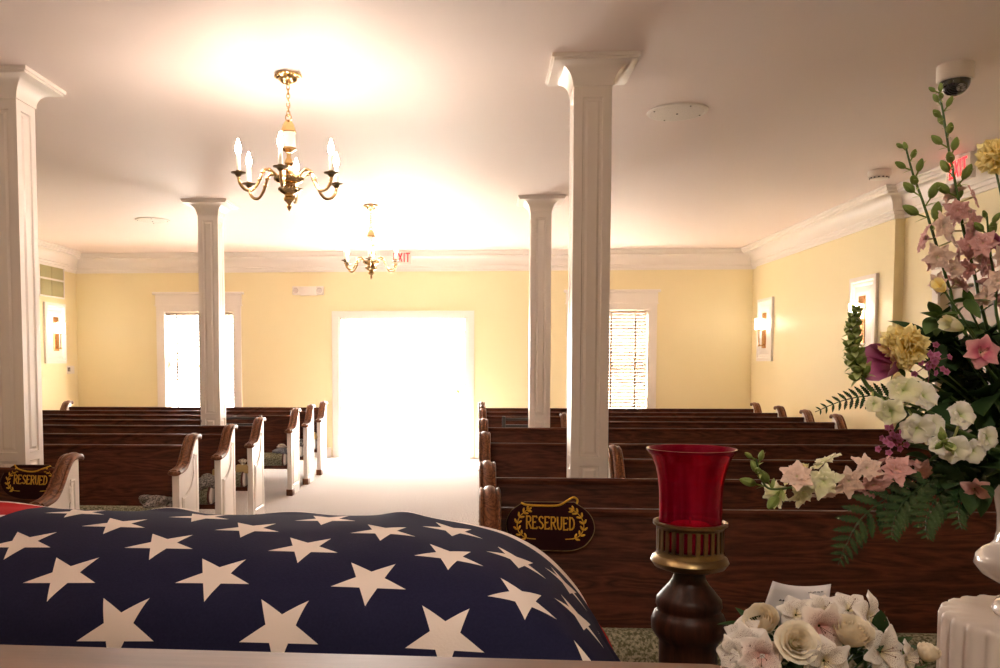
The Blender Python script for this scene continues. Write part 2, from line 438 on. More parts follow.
# windows ----------------------------------------------------------
def window(i, x0, x1, z0, z1, tilt, seed):
    g = G()
    g.box(x0-.115, x0, YB-.022, YB, z0-.1, z1, .003); g.box(x1, x1+.115, YB-.022, YB, z0-.1, z1, .003)
    g.box(x0, x0+.012, YB-.02, YB+.11, z0, z1); g.box(x1-.012, x1, YB-.02, YB+.11, z0, z1); g.box(x0, x1, YB-.02, YB+.11, z1-.012, z1)
    root = struct(g.build('window_%d' % i, M['white'], smooth=False))
    g = G(); g.box(x0-.125, x1+.125, YB-.028, YB, z1+.085, z1+.245, .004); g.box(x0-.16, x1+.16, YB-.06, YB, z1+.245, z1+.285, .008)
    g.box(x0-.14, x1+.14, YB-.035, YB, z1+.075, z1+.09, .003); g.box(x0-.115, x1+.115, YB-.022, YB, z1, z1+.076)
    g.build('window_header', M['white'], root, smooth=False)
    g = G(); g.box(x0-.15, x1+.15, YB-.07, YB+.05, z0-.03, z0, .006); g.build('window_sill', M['white'], root, smooth=False)
    g = G(); zm = (z0+z1)/2
    for a, b in ((x0, x0+.05), (x1-.05, x1)): g.box(a, b, YB+.11, YB+.16, z0, z1)
    for a, b in ((z0, z0+.06), (z1-.05, z1), (zm-.03, zm+.03)): g.box(x0, x1, YB+.11, YB+.16, a, b)
    g.build('sash', M['white'], root, smooth=False)
    g = G(); g.box(x0+.05, x1-.05, YB+.132, YB+.137, z0+.06, z1-.05); g.build('glass_pane', M['glass'], root, smooth=False)
    b = thing('window_blind', ['white slatted blind in the window left of the bright doorway', 'white slatted blind in the window right of the bright doorway'][i-1], 'blind', ((x0+x1)/2, YB+.05, z0))
    hw = (x1-x0)/2-.02; H = z1-z0-.014
    g = G(); g.box(-hw, hw, -.028, .028, H-.05, H-.004, .004); g.build('headrail', M['slat'], b)
    g = G(); n = int((H-.1)/.05)
    for k in range(n):
        z = H-.075-k*.05
        g.box(-hw, hw, -.025, .025, -.0015, .0015, M=Matrix.Translation((0, 0, z)) @ Matrix.Rotation(tilt, 4, 'X'))
    g.build('slats', M['slat'], b, smooth=False)
    g = G(); g.box(-hw, hw, -.025, .025, .012, .034, .004); g.build('bottom_rail', M['slat'], b)
    for xx in (-hw+.17, 0, hw-.17):
        g = G(); g.box(xx-.014, xx+.014, -.030, -.0285, .03, H-.03); g.build('ladder_tape', M['slat'], b, smooth=False)
    g = G(); g.tube([(hw-.07, -.034, H-.04), (hw-.07, -.034, H*.45)], .003); g.ellipsoid((hw-.07, -.034, H*.45), (.008, .008, .02)); g.build('pull_cord', M['slat'], b)
window(1, *WIN[0], math.radians(-12), 1)
window(2, *WIN[1], math.radians(-62), 2)

# outdoors beyond the door ------------------------------------------
g = G(); g.box(-30, 25, YB+.25, 60, -.45, -.4); struct(g.build('ground', M['concrete'], smooth=False))
g = G(); g.box(-4.5, 2.5, YB+.25, 15.2, -.4, -.02, .01); struct(g.build('trim_4', M['concrete'], smooth=False))
rt = thing('porch_railing', 'white porch railing of thin balusters beyond the open doorway', 'railing', (-2.6, 14.6, -.02))
for z0, z1 in ((.10, .15), (.98, 1.04)):
    g = G(); g.box(0, 2.05, -.03, .03, z0, z1, .008); g.build('rail', M['white'], rt)
for k in range(16):
    g = G(); g.box(.09+k*.125-.014, .09+k*.125+.014, -.014, .014, .15, .98); g.build('baluster', M['white'], rt, smooth=False)
for x in (.0, 2.05):
    g = G(); g.box(x-.04, x+.04, -.04, .04, 0, 1.1, .006); g.build('post', M['white'], rt)
br = G(); br.box(-.19, .19, -.17, .17, 0, .72, .01); br.box(-.21, .21, -.19, .19, .72, .78, .01)
tag(br.build('brick_pier', M['brick']), 'red brick pier by the right edge of the bright doorway', 'pier').location = (-.33, 14.62, -.02)
pt = thing('potted_plant', 'small potted plant on the brick pier outside the doorway', 'plant', (-.33, 14.62, .76))
g = G(); g.lathe([(.07, 0), (.1, .12), (.11, .14), (.09, .14)], 20); g.build('pot', M['tan'], pt)
LEAFQ = []

# ------------------------------------------------------------------ columns
def column(x, y, label):
    r = thing('column', label, 'column', (x, y, 0), 0, 'white panelled columns')
    hw, H = .1035, 2.96
    g = G()
    for k in range(4):
        R = Matrix.Rotation(k*PI/2, 4, 'Z')
        O = R @ Vector((-hw, -hw, 0)); U = R @ Vector((1, 0, 0)); W = Vector((0, 0, 1))
        panelled_face(g, O, U, W, 2*hw, H, [(.048, 2*hw-.048, .28, .855), (.048, 2*hw-.048, .905, 2.885)],
                      [(0, 0), (.005, -.009), (.017, -.010), (.030, -.0015)])
    g.build('shaft', M['white'], r, smooth=False, norm=False)
    g = G(); prof = [(.104, 2.94), (.110, 2.942), (.110, 2.957)]
    prof += [(.112+.098*(1-math.cos(a*PI/16)), 2.957+.088*math.sin(a*PI/16)) for a in range(1, 9)]
    prof += [(.222, 3.047), (.222, 3.058), (.234, 3.060), (.234, ZC)]
    g.loft([[Vector((sx*h, sy*h, z)) for sx, sy in ((-1, -1), (1, -1), (1, 1), (-1, 1))] for h, z in prof])
    g.build('capital', M['white'], r, smooth=True, auto=30)
    g = G(); prof = [(.125, 0), (.125, .17), (.118, .18), (.112, .2), (.104, .21)]
    g.loft([[Vector((sx*h, sy*h, z)) for sx, sy in ((-1, -1), (1, -1), (1, 1), (-1, 1))] for h, z in prof])
    g.build('base', M['white'], r, smooth=False)
    return r
c0 = column(.623, 4.885, 'large white column right of the aisle, behind the second pew')
dup(c0, (-2.745, 4.905, 0), label='white column cut off by the left edge of the photo')
dup(c0, (.624, 8.74, 0), label='slimmer-looking far column right of the bright doorway')
dup(c0, (-2.765, 8.74, 0), label='far white column in front of the left window')

# ------------------------------------------------------------------ pews
CAP = [(-.035, .887), (-.01, .903), (.04, .905), (.085, .895), (.125, .865), (.16, .825), (.195, .782), (.235, .742), (.28, .714), (.34, .700), (.425, .693)]
CAPC = [(p.x, p.y) for p in cut([(a, b, 0) for a, b in CAP], 4)]
XS = [(-1, 0), (-1, .010), (-.88, .019), (-.7, .019), (-.58, .012), (-.4, .022), (-.15, .026), (.15, .026), (.4, .022), (.58, .012), (.7, .019), (.88, .019), (1, .010), (1, 0), (.9, -.008), (-.9, -.008)]
MESH = {}
def pew_end(parent, x0, face):
    """end panel; x0 = aisle-side face, face = +1/-1 direction of that outer face; local y: 0 back edge, -y front"""
    out = x0; inn = x0-face*.048
    key = 'panel%d' % face
    prof = [(0, .0), (.40, 0), (.40, .684), (.34, .691)]+[(a, b-.008) for a, b in reversed(CAPC) if .0 <= a < .34]
    g = G(); g.prism(prof, lambda a, b, t: (t, -a, b), 0, -face*.048)
    p = g.build('end_panel', M['white'], parent, smooth=False); p.location = (x0, 0, 0)
    # raised arched panel on the outer face
    arch = [(.05, .1), (.35, .1), (.35, .52)]
    arch += [(.35-.27*math.sin(k*PI/12), .52+.24*(1-math.cos(k*PI/12))) for k in range(1, 6)]
    arch += [(.10, .79), (.05, .79)]
    g = G(); cx, cz = .2, .4
    ringA = [(a, b) for a, b in arch]; shr = lambda k: [(cx+(a-cx)*(1-k), cz+(b-cz)*(1-k*.45)) for a, b in arch]
    rings = []
    for pts, d in ((ringA, 0), (ringA, .004), (shr(.05), .006), (shr(.10), .001), (shr(.16), .001), (shr(.26), .006)):
        rings.append([Vector((face*d, -a, b)) for a, b in pts])
    g.loft(rings); g.build('raised_panel', M['white'], p, smooth=False)
    g = G(); g.box(-face*.058 if face > 0 else -.01, .01 if face > 0 else .058, -.415, -.30, 0, .07, .004); g.build('foot_block', M['woodcap'], p)
    # swept, fluted armrest cap
    g = G(); rings = []; n = len(CAPC)
    for i, (a, b) in enumerate(CAPC):
        a0, b0 = CAPC[max(i-1, 0)]; a1, b1 = CAPC[min(i+1, n-1)]
        tv = Vector((0, -(a1-a0), b1-b0)).normalized(); nv = Vector((0, -tv.z, tv.y)) if False else Vector((0, tv.z, -tv.y))
        if nv.z < 0 and abs(nv.z) > .2: nv = -nv
        if nv.y > 0 and nv.z <= .2: nv = -nv
        w = .043*(1 if i > 2 else .88+.04*i)
        rings.append([Vector((-face*.024+c*w, -a, b))+nv*h for c, h in XS])
    g.loft(rings)
    g.ellipsoid((-face*.024, -.425, .693), (.046, .016, .018))
    g.build('armrest_cap', M['woodcap'], p, auto=50)
    return p
def pew(xa, xw, y, label, cat='pew', group='dark wood pews with white ends', wall_end=True, aisle_end=True):
    s = 1 if xw > xa else -1; L = abs(xw-xa)
    r = thing('church_pew', label, cat, (xa, y, 0), 0, group)
    if aisle_end: pew_end(r, 0, -s)
    if wall_end: pew_end(r, s*L, s)
    x0, x1 = sorted((s*.048, s*(L-.048)))
    g = G()
    bk = [(-.155, .34), (-.055, .835), (-.03, .835), (-.13, .34)]
    g.prism(bk, lambda a, b, t: (t, a, b), x0, x1); g.build('backrest', M['wood'], r, smooth=False)
    g = G(); rail = [(-.066, .820), (-.068, .838), (-.060, .848), (-.028, .848), (-.018, .838), (-.020, .820)]
    g.prism(rail, lambda a, b, t: (t, a, b), x0, x1); g.build('top_rail', M['wood'], r, smooth=False)
    g = G(); st = [(-.40, .290), (-.40, .325), (-.13, .345), (-.13, .31)]
    g.prism(st, lambda a, b, t: (t, a, b), x0, x1); g.build('seat_board', M['wood'], r, smooth=False)
    c0, c1 = sorted((s*.085, s*(L-.085)))
    cu = [(-.155, .308), (-.155, .318), (-.24, .388), (-.33, .450), (-.385, .466), (-.425, .455), (-.450, .425), (-.458, .392), (-.450, .358), (-.425, .332), (-.39, .328), (-.30, .333)]
    cc = [(p.x, p.y) for p in cut([(a, b, 0) for a, b in cu], 2)]
    g = G(); g.prism(cc, lambda a, b, t: (t, a, b), c0, c1); cs = g.build('seat_cushion', M['cushion'], r)
    for e, d in ((c0, -1), (c1, 1)):
        g = G(); m = [(sum(a for a, b in cc)/len(cc), sum(b for a, b in cc)/len(cc))][0]
        sc = lambda k: [(m[0]+(a-m[0])*k, m[1]+(b-m[1])*k) for a, b in cc]
        g.loft([[Vector((e+d*x, a, b)) for a, b in sc(k)] for x, k in ((-.008, 1.03), (.002, 1.05), (.006, .98))], caps=True); g.build('piping', M['piping'], cs)
        g = G(); g.loft([[Vector((e+d*x, a, b)) for a, b in sc(k)] for x, k in ((.004, .93), (.014, .9), (.018, .8))]); g.build('end_cap', M['endcloth'], cs)
    return r
XA, XB, XW, XWL = -2.0, .025, 3.55, -5.5
LP = [(4.62, -2.235, 'front pew left of the aisle, with a maroon sign hung on its back'),
      (5.96, XA, 'second pew end from the front on the left, large and near the flag'),
      (6.88, XA, 'pew left of the aisle with a grey bundle and tan box on its cushion'),
      (7.82, XA, 'pew left of the aisle just before the gap, a tan box on its cushion'),
      (9.40, XA, 'pew left of the aisle just behind the dark rack, blue-grey cloth on its cushion'),
      (10.25, XA, 'second to last pew left of the aisle, near the doorway'),
      (11.10, XA, 'last pew left of the aisle, against the back with its wall end showing')]
for y, xa, lb in LP: pew(xa, XWL, y, lb)
pew(-2.80, XWL, 8.62, 'shorter pew left of the far left column', aisle_end=False)
RP = [(3.46, XB, 'front pew right of the aisle, with the clearly readable reserved sign'),
      (4.36, XB, 'second pew right of the aisle, in front of the large column'),
      (6.24, XB, 'pew right of the aisle directly behind the large column'),
      (7.74, XB, 'pew right of the aisle across the gap, in front of the far right column'),
      (9.41, XB, 'pew right of the aisle just behind the far right column and dark rack'),
      (10.22, XB, 'second to last pew right of the aisle, ending below the sconces'),
      (11.09, XB, 'last pew right of the aisle, under the right window')]
for y, xa, lb in RP: pew(xa, XW if y > 8 else 3.80, y, lb)
pew(.80, 3.80, 5.25, 'shorter pew starting right beside the large column')
pew(.84, XW, 8.62, 'shorter pew starting right beside the far right column')

# low dark racks beside the far columns
def rack(x0, x1, y, label):
    r = thing('slatted_rack', label, 'rack', ((x0+x1)/2, y, 0), 0, 'dark slatted racks beside the far columns')
    w = (x1-x0)/2
    for s in (-1, 1):
        g = G(); g.box(s*w-.018, s*w+.018, -.018, .018, 0, .875, .004); g.build('post', M['dark'], r)
        g = G(); g.box(s*w-.02, s*w+.02, -.06, .06, 0, .03, .004); g.build('foot', M['dark'], r)
    for z in (.845, .775, .62, .45):
        g = G(); g.box(-w, w, -.012, .012, z-.014, z+.014, .004); g.build('rail', M['dark'], r)
    return r
rack(.27, .72, 8.895, 'dark slatted rack beside the far right column')
rack(-2.86, -2.31, 8.895, 'dark slatted rack beside the far left column')

# things left on the cushions
def bundle(name, label, cat, loc, size, mat, seed, group=None):
    rr = random.Random(seed); g = G()
    n = 5; 
    bmesh.ops.create_icosphere(g.bm, subdivisions=4, radius=1)
    ph = [(Vector((rr.uniform(-1, 1), rr.uniform(-1, 1), rr.uniform(-1, 1)))*rr.uniform(3, 7), rr.uniform(0, 6)) for _ in range(10)]
    for v in g.bm.verts:
        d = 1+sum(.07*math.sin(v.co.dot(k)+p) for k, p in ph)
        z = max(v.co.z, -.45)
        v.co = Vector((v.co.x*d*size[0], v.co.y*d*size[1], (z*d+.45)*size[2]))
    o = g.build(name, mat, auto=None); o.location = loc
    return tag(o, label, cat, group)
def tissue_box(label, loc, size, rz, tuft):
    r = thing('tissue_box', label, 'box', loc, rz, 'boxes on the pew cushions')
    g = G(); g.box(-size[0], size[0], -size[1], size[1], 0, size[2], .004); g.build('carton', M['tan'], r)
    if tuft:
        g = G(); rr = random.Random(3)
        for k in range(4):
            a = k*1.5
            g.sheet(lambda u, v: Vector((math.cos(a)*u*.03*(.4+v), math.sin(a)*u*.03*(.4+v)+.01*math.sin(5*v+k), size[2]+.055*v*(1-.25*u*u))), 4, 4)
        g.build('tissue', M['beigecloth'], r)
    return r
zc = .452
bundle('folded_blanket', 'grey-green bundle on the second pew, just above the flag', 'blanket', (-2.17, 5.63, zc), (.12, .09, .055), M['greycloth'], 1)
bundle('folded_blanket', 'grey knitted bundle beside a tan box on the third pew', 'blanket', (-2.12, 6.55, zc), (.10, .10, .07), M['greycloth'], 2)
tissue_box('tan box standing behind the grey knitted bundle', (-2.085, 6.66, .42), (.035, .035, .16), .2, False)
tissue_box('tan box with a pale tissue tuft on the fourth pew', (-2.10, 7.46, zc-.002), (.055, .05, .07), .1, True)
bundle('folded_cloth', 'blue-grey cloth on the olive cushion behind the gap', 'cloth', (-2.125, 9.05, zc), (.085, .08, .045), M['bluecloth'], 5)
bundle('paper_bundle', 'pale beige tissue on top of the blue-grey cloth', 'tissue', (-2.13, 9.1, zc+.063), (.05, .04, .028), M['beigecloth'], 6)
bundle('folded_cloth', 'pale grey cloth on the second to last left pew', 'cloth', (-2.10, 9.9, zc), (.06, .08, .06), M['greycloth'], 7)
bundle('folded_cloth', 'tan cloth on the last left pew beside the doorway', 'cloth', (-2.10, 10.76, zc), (.06, .08, .07), M['tan'], 8)

# ------------------------------------------------------------------ reserved signs
STROKE = {
 'R': [[(0, 0), (0, 1)], [(0, 1), (.35, 1), (.5, .88), (.5, .66), (.35, .52), (0, .52)], [(.22, .52), (.56, 0)], [(-.1, 0), (.12, 0)], [(-.1, 1), (0, 1)], [(.48, 0), (.64, .03)]],
 'E': [[(0, 0), (0, 1)], [(0, 1), (.5, 1), (.5, .86)], [(0, .52), (.34, .52), (.34, .6)], [(0, 0), (.52, 0), (.54, .15)], [(-.1, 1), (0, 1)], [(-.1, 0), (0, 0)]],
 'S': [[(.5, .82), (.46, .95), (.28, 1), (.08, .94), (.02, .76), (.12, .6), (.38, .45), (.52, .28), (.46, .08), (.26, 0), (.08, .04), (0, .18)]],
 'V': [[(0, 1), (.04, .3), (.14, .05), (.28, 0), (.44, .06), (.5, .3), (.52, 1)], [(-.08, 1), (.1, 1)], [(.42, 1), (.62, 1)]],
 'D': [[(0, 0), (0, 1)], [(0, 1), (.28, .98), (.48, .8), (.54, .5), (.48, .2), (.28, .02), (0, 0)], [(-.1, 1), (0, 1)], [(-.1, 0), (0, 0)]],
 'X': [[(0, 0), (.55, 1)], [(0, 1), (.55, 0)]], 'I': [[(.1, 0), (.1, 1)]], 'T': [[(.28, 0), (.28, 1)], [(0, 1), (.56, 1)]]}
def lettering(g, text, fn, h, adv, r, x0, wid=1.0):
    x = x0
    for i, ch in enumerate(text):
        for st in STROKE[ch]:
            g.tube([fn(x+a*h*wid*.62, b*h, i) for a, b in st], r, 6)
        x += adv*(.5 if ch == 'I' else 1)
def reserved_sign(loc, tilt, rz, label, droop):
    r = thing('reserved_sign', label, 'sign', loc, rz)
    r.rotation_euler = (tilt, 0, rz)
    k = .345/825
    OUT = [(245, 130), (190, 160), (120, 212), (78, 290), (68, 345), (82, 415), (130, 482), (210, 537), (330, 572), (480, 582), (660, 580), (780, 547), (850, 482), (888, 410), (893, 345), (870, 270), (820, 207), (755, 160), (710, 130)]
    P = lambda x, y: ((x-482)*k, -(y-355)*k)
    out = [P(*p) for p in OUT]
    sm = [(p.x, p.y) for p in cut([(a, b, 0) for a, b in out], 3)]
    sh = lambda s: [(a*s, b*s) for a, b in sm]
    g = G(); g.loft([[Vector((a, y, b)) for a, b in sh(s)] for y, s in ((.008, .985), (.006, 1), (-.004, 1), (-.008, .985), (-.010, .95))])
    g.build('pad', M['velvet'], r)
    g = G(); g.tube([Vector((a, -.001, b)) for a, b in sh(1.006)]+[Vector((sh(1.006)[0][0], -.001, sh(1.006)[0][1]))], .0022, 6); g.build('edge_braid', M['gold_dark'], r)
    g = G(); wave = [0, -.0005, -.001, -.002, -.003, -.0042, -.005, -.0045]
    lettering(g, 'RESERVED', lambda x, z, i: Vector((x, -.011, z+wave[i]-.009)), .047, .0242, .0031, -.093, 1.05)
    g.build('lettering', M['goldcloth'], r)
    def leafy(c, L, ang):
        Mx = Matrix.Rotation(-ang, 4, 'Y')
        g.ellipsoid(c, (L, .003, L*.44), Mx, 10, 6)
    for s in (-1, 1):
        g = G()
        sp = cut([(a, -.0105, b) for a, b in ((s*.058, -.051), (s*.095, -.047), (s*.120, -.030), (s*.131, .0), (s*.122, .033), (s*.100, .056), (s*.082, .067))], 4)
        g.tube(sp, .0019, 6)
        for i in range(5, len(sp), 3):
            t = (sp[min(i+1, len(sp)-1)]-sp[i-1]).normalized(); a0 = math.atan2(t.z, t.x)
            for d in (-1, 1):
                nn = Vector((-t.z, 0, t.x))*d
                leafy(sp[i]+nn*.0085+Vector((0, -.001, 0)), .0098, a0+d*.65)
        leafy(sp[-1], .010, math.atan2(.5, -s))
        g.build('laurel_branch', M['goldcloth'], r)
    g = G()
    if droop: cp = [(-.100, -.006, .095), (-.075, -.012, .072), (-.03, -.014, .060), (.0, -.014, .057), (.03, -.014, .060), (.07, -.012, .075), (.108, -.006, .090)]
    else: cp = [(-.114, -.004, .091), (-.095, -.012, .083), (-.035, -.014, .080), (.032, -.014, .082), (.066, -.012, .100), (.092, -.008, .114), (.108, -.004, .104), (.104, 0, .086)]
    g.tube(cut(cp, 6), .0042, 8); g.build('cord', M['goldcloth'], r)
    return r
tl = -math.atan2(.1, .495)
reserved_sign((.287, 3.36, .785), tl*0+math.radians(-11), 0, 'maroon RESERVED sign with gold lettering on the right front pew', False)
reserved_sign((-2.475, 4.555, .770), math.radians(-11), 0, 'maroon RESERVED sign with gold lettering by the left photo edge', True)

# ------------------------------------------------------------------ ceiling and wall fittings
def chandelier(x, y, label):
    r = thing('chandelier', label, 'chandelier', (x, y, ZC), 0, 'brass candle chandeliers')
    g = G(); g.lathe([(.012, -.062), (.03, -.055), (.05, -.040), (.056, -.028), (.072, -.022), (.078, -.014), (.074, -.004), (.06, 0)], 36)
    for k in range(24):
        a = 2*PI*k/24; g.ellipsoid((.073*math.cos(a), .073*math.sin(a), -.016), (.008, .008, .008), nu=6, nv=4)
    g.build('canopy', M['gold'], r)
    g = G(); z = -.062
    for k in range(7):
        Mx = Matrix.Rotation(k*PI/2, 4, 'Z')
        g.tube([Mx @ Vector((.0095*math.cos(a*PI/6), 0, .017*math.sin(a*PI/6)))+Vector((0, 0, z-.014)) for a in range(13)], .0032, 6, False); z -= .0245
    g.tube([Vector((.017*math.cos(a*PI/8), 0, z-.012+.019*math.sin(a*PI/8))) for a in range(17)], .0035, 6, False)
    g.build('chain', M['gold'], r); 
    g = G(); g.lathe([(.008, -.258), (.018, -.264), (.032, -.285), (.042, -.318), (.0435, -.328), (.040, -.332)], 28); g.build('crown_cup', M['gold'], r)
    g = G(); g.lathe([(.040, -.330), (.0385, -.34), (.0385, -.415), (.041, -.42), (.030, -.425)], 28); g.build('fabric_sleeve', M['sleeve'], r)
    g = G(); g.lathe([(.043, -.418), (.044, -.428), (.030, -.434), (.014, -.445), (.012, -.47), (.022, -.49), (.026, -.505), (.014, -.52), (.016, -.545), (.03, -.56), (.045, -.57), (.072, -.578), (.082, -.588), (.082, -.600), (.070, -.612), (.04, -.622), (.036, -.632), (.054, -.642), (.060, -.654), (.050, -.668), (.026, -.682), (.024, -.694), (.032, -.702), (.030, -.714), (.014, -.728), (.010, -.736), (.015, -.744), (.013, -.756), (.004, -.772), (.001, -.776)], 40)
    g.build('body', M['gold'], r)
    g = G()
    for rr, zz, n, s in ((.080, -.592, 26, .0095), (.057, -.652, 20, .008)):
        for k in range(n):
            a = 2*PI*k/n; g.ellipsoid((rr*math.cos(a), rr*math.sin(a), zz), (s*.8, s*.8, s*1.2), nu=6, nv=4)
    g.build('gadroon_ring', M['gold_dark'], r)
    R0 = .298
    for k in range(6):
        a = -PI/2+2*PI*k/6+math.radians(4)
        D = Vector((math.cos(a), math.sin(a), 0))
        P = lambda q, z: D*q+Vector((0, 0, z))
        pts = cut([P(.055, -.600), P(.085, -.572), P(.118, -.553), P(.150, -.562), P(.168, -.596), P(.188, -.642), P(.222, -.680), P(.262, -.678), P(.290, -.648), P(R0, -.612)], 5)
        g = G(); g.tube(pts, .0085, 10)
        g.ellipsoid(P(.158, -.572), (.015, .015, .012)); g.ellipsoid(P(.176, -.615), (.013, .013, .010)); g.ellipsoid(P(.118, -.553), (.012, .012, .012))
        arm = g.build('arm', M['gold'], r)
        g = G(); g.lathe([(.006, -.572), (.014, -.566), (.020, -.556), (.040, -.550), (.042, -.545), (.030, -.542), (.014, -.540), (.014, -.534), (.002, -.534)], 24, D*R0+Vector((0, 0, -.044))); g.build('drip_cup', M['gold_dark'], arm)
        g = G(); g.lathe([(.0118, -.536), (.0118, -.452), (.009, -.448), (.002, -.447)], 16, D*R0+Vector((0, 0, -.044))); g.build('candle_sleeve', M['candle'], arm)
        g = G(); g.lathe([(.006, -.448), (.012, -.436), (.0165, -.418), (.0155, -.404), (.0095, -.385), (.004, -.368), (.0008, -.360)], 16, D*R0+Vector((0, 0, -.044))); g.build('bulb', M['bulb'], arm)
    return r
ch = chandelier(-1.09, 4.90, 'large near brass chandelier with six lit candle bulbs over the aisle')
dup(ch, (-1.125, 8.94, ZC), label='smaller-looking far chandelier hanging before the doorway')
dup(ch, (-1.10, .86, ZC), label='unseen brass chandelier added over the casket to light the foreground')  # extra copy added out of view to light the flag and near ceiling

def sconce(x, y, z, face, label):
    r = thing('wall_sconce', label, 'wall lamp', (x, y, z), 0, 'brass wall sconces on white panels')
    # local: +x outward for face=+1 (left wall), mirrored by rotation
    r.rotation_euler = (0, 0, 0 if face > 0 else PI)
    g = G(); w, h = .60, .86
    for (ya, yb, za, zb) in ((-w/2, w/2, -h/2, h/2),):
        nested(g, Vector((.0, ya, za)), Vector((0, 1, 0)), Vector((0, 0, 1)), w, h, [(0, 0), (0, .030), (.045, .034), (.06, .022), (.075, .022), (.10, .012), (.16, .020), (.165, .020)])
    g.build('panel', M['white'], r, smooth=False, norm=False)
    g = G(); g.box(.018, .034, -.07, .07, -.25, .23, .004); g.build('backplate', M['copper'], r)
    g = G(); g.tube(cut([(.03, 0, -.20), (.065, 0, -.215), (.09, 0, -.205), (.095, 0, -.16), (.095, 0, -.0)], 5), .009); g.lathe([(.02, -.012), (.042, -.006), (.045, .004), (.02, .008)], 20, (.095, 0, .0)); g.ellipsoid((.095, 0, -.215), (.014, .014, .014)); g.build('arm', M['gold'], r)
    g = G(); g.lathe([(.052, .004), (.056, .02), (.056, .145), (.05, .15), (.048, .14), (.048, .01)], 28, (.095, 0, 0)); g.build('glass_shade', M['sconce'], r)
    return r
s0 = sconce(XR, 11.95, 1.885, -1, 'lit sconce on a white panel, right wall nearer the corner')
dup(s0, (XR, 8.98, 1.885), label='larger-looking lit sconce partly behind the green snapdragon tip')
sconce(XL, 11.86, 1.855, 1, 'lit sconce on a white panel on the left wall below the grille')

# vent, thermostat, emergency light, exits
v = thing('wall_grille', 'olive return-air grille high on the left wall above the sconce', 'grille', (XL, 11.80, 2.36))
g = G()
for z0, z1 in ((0, .02), (.245, .268), (.49, .51)): g.box(0, .02, -.36, .36, z0, z1)
for y in (-.36, .34): g.box(0, .02, y, y+.02, 0, .51)
g.build('frame', M['white'], v, smooth=False)
for z0 in (.02, .268):
    g = G(); g.box(.002, .006, -.34, .34, z0, z0+.223)
    for k in range(14): g.box(.006, .014, -.34, .34, z0+.005+k*.016, z0+.012+k*.016)
    g.box(.006, .016, -.004, .004, z0, z0+.223)
    g.build('louvre_panel', M['olivegrille'], v, smooth=False)
tm = thing('thermostat', 'small white thermostat in the left back corner', 'thermostat', (XL2, 12.45, 1.33))
g = G(); g.box(0, .03, -.14, .14, -.06, .06, .006); g.build('housing', M['ivory'], tm)
g = G(); g.box(.029, .032, -.08, .0, -.025, .035); g.build('display', M['greycloth'], tm, smooth=False)
em = thing('emergency_light', 'white twin-head emergency light on the back wall left of doorway', 'emergency light', (-2.55, YB, 2.51))
g = G(); g.box(-.13, .13, -.09, 0, -.065, .065, .008); g.build('housing', M['ivory'], em)
for s in (-1, 1):
    g = G(); g.box(s*.18-.055, s*.18+.055, -.085, -.01, -.058, .068, .008); h = g.build('lamp_head', M['ivory'], em)
    g = G(); g.lathe([(.042, 0), (.042, .006), (.034, .006), (.03, -.004), (.004, -.012)], 24, M=Matrix.Translation((s*.18, -.087, .005)) @ Matrix.Rotation(PI/2, 4, 'X')); g.build('lens', M['gold_dark' if False else 'ceramic'], h)
g = G(); g.box(-.008, .008, -.012, 0, .065, .29); g.build('conduit', M['yellow'], em, smooth=False)
def exit_sign(loc, rz, label, w=.30, h=.19):
    r = thing('exit_sign', label, 'exit sign', loc, rz, 'white exit signs with red letters')
    g = G(); g.box(-w/2, w/2, -.025, .025, -h, 0, .004); g.build('housing', M['ivory'], r)
    g = G(); g.box(-.06, .06, -.03, .03, 0, .012, .003); g.build('mount', M['ivory'], r)
    g = G(); x = -.108
    for chs, dx in (('E', .07), ('X', .073), ('I', .036), ('T', .06)):
        for st in STROKE[chs][:(4 if chs == 'E' else 9)]:
            if chs == 'E': st = [p for p in st if p[1] in (0, 1, .52)]
            for (a, b), (c, d) in zip(st, st[1:]):
                A, B = Vector((x+a*.09, 0, b*.12)), Vector((x+c*.09, 0, d*.12)); dv = (B-A).normalized(); A -= dv*.008; B += dv*.008
                n = Vector((-dv.z, 0, dv.x))*.009
                q = [A-n, B-n, B+n, A+n]
                g.loft([[Vector((p.x, y, p.z-.155)) for p in q] for y in (-.0245, -.0275)])
        x += dx
    g.build('letters', M['red_sign'], r, smooth=False)
    return r
exit_sign((-1.13, YB-.22, ZC-.012), 0, 'exit sign above the doorway, partly behind the far chandelier')
exit_sign((3.82, 7.08, ZC-.012), -PI/2, 'lit exit sign at the ceiling behind the tall green flower spikes', .34, .2)

def speaker(x, y, label):
    r = thing('ceiling_speaker', label, 'ceiling speaker', (x, y, ZC), 0, 'round ceiling speakers')
    g = G(); g.lathe([(.195, 0), (.195, -.006), (.188, -.011), (.176, -.012), (.172, -.008)], 48); g.build('rim', M['ivory'], r)
    g = G(); g.lathe([(.174, -.006), (.172, -.011), (.10, -.014), (.001, -.015)], 48); g.build('grille', M['perf'], r)
    for k in range(4):
        a = k*PI/2+.3; g = G(); g.ellipsoid((.165*math.cos(a), .165*math.sin(a), -.013), (.006, .006, .003)); g.build('screw', M['dark'], r)
    g = G(); g.ellipsoid((0, 0, -.016), (.008, .008, .004)); g.build('badge', M['dark'], r)
    return r
sp0 = speaker(1.30, 5.77, 'round ceiling speaker right of the large column')
dup(sp0, (-3.76, 9.72, ZC), label='faint round ceiling speaker left of the far left column')
cm = thing('dome_camera', 'white security camera with black dome on the ceiling', 'security camera', (2.64, 4.98, ZC))
g = G(); g.lathe([(.092, 0), (.092, -.03), (.091, -.076), (.087, -.086), (.078, -.088), (.07, -.087)], 40); g.build('housing', M['ivory'], cm)
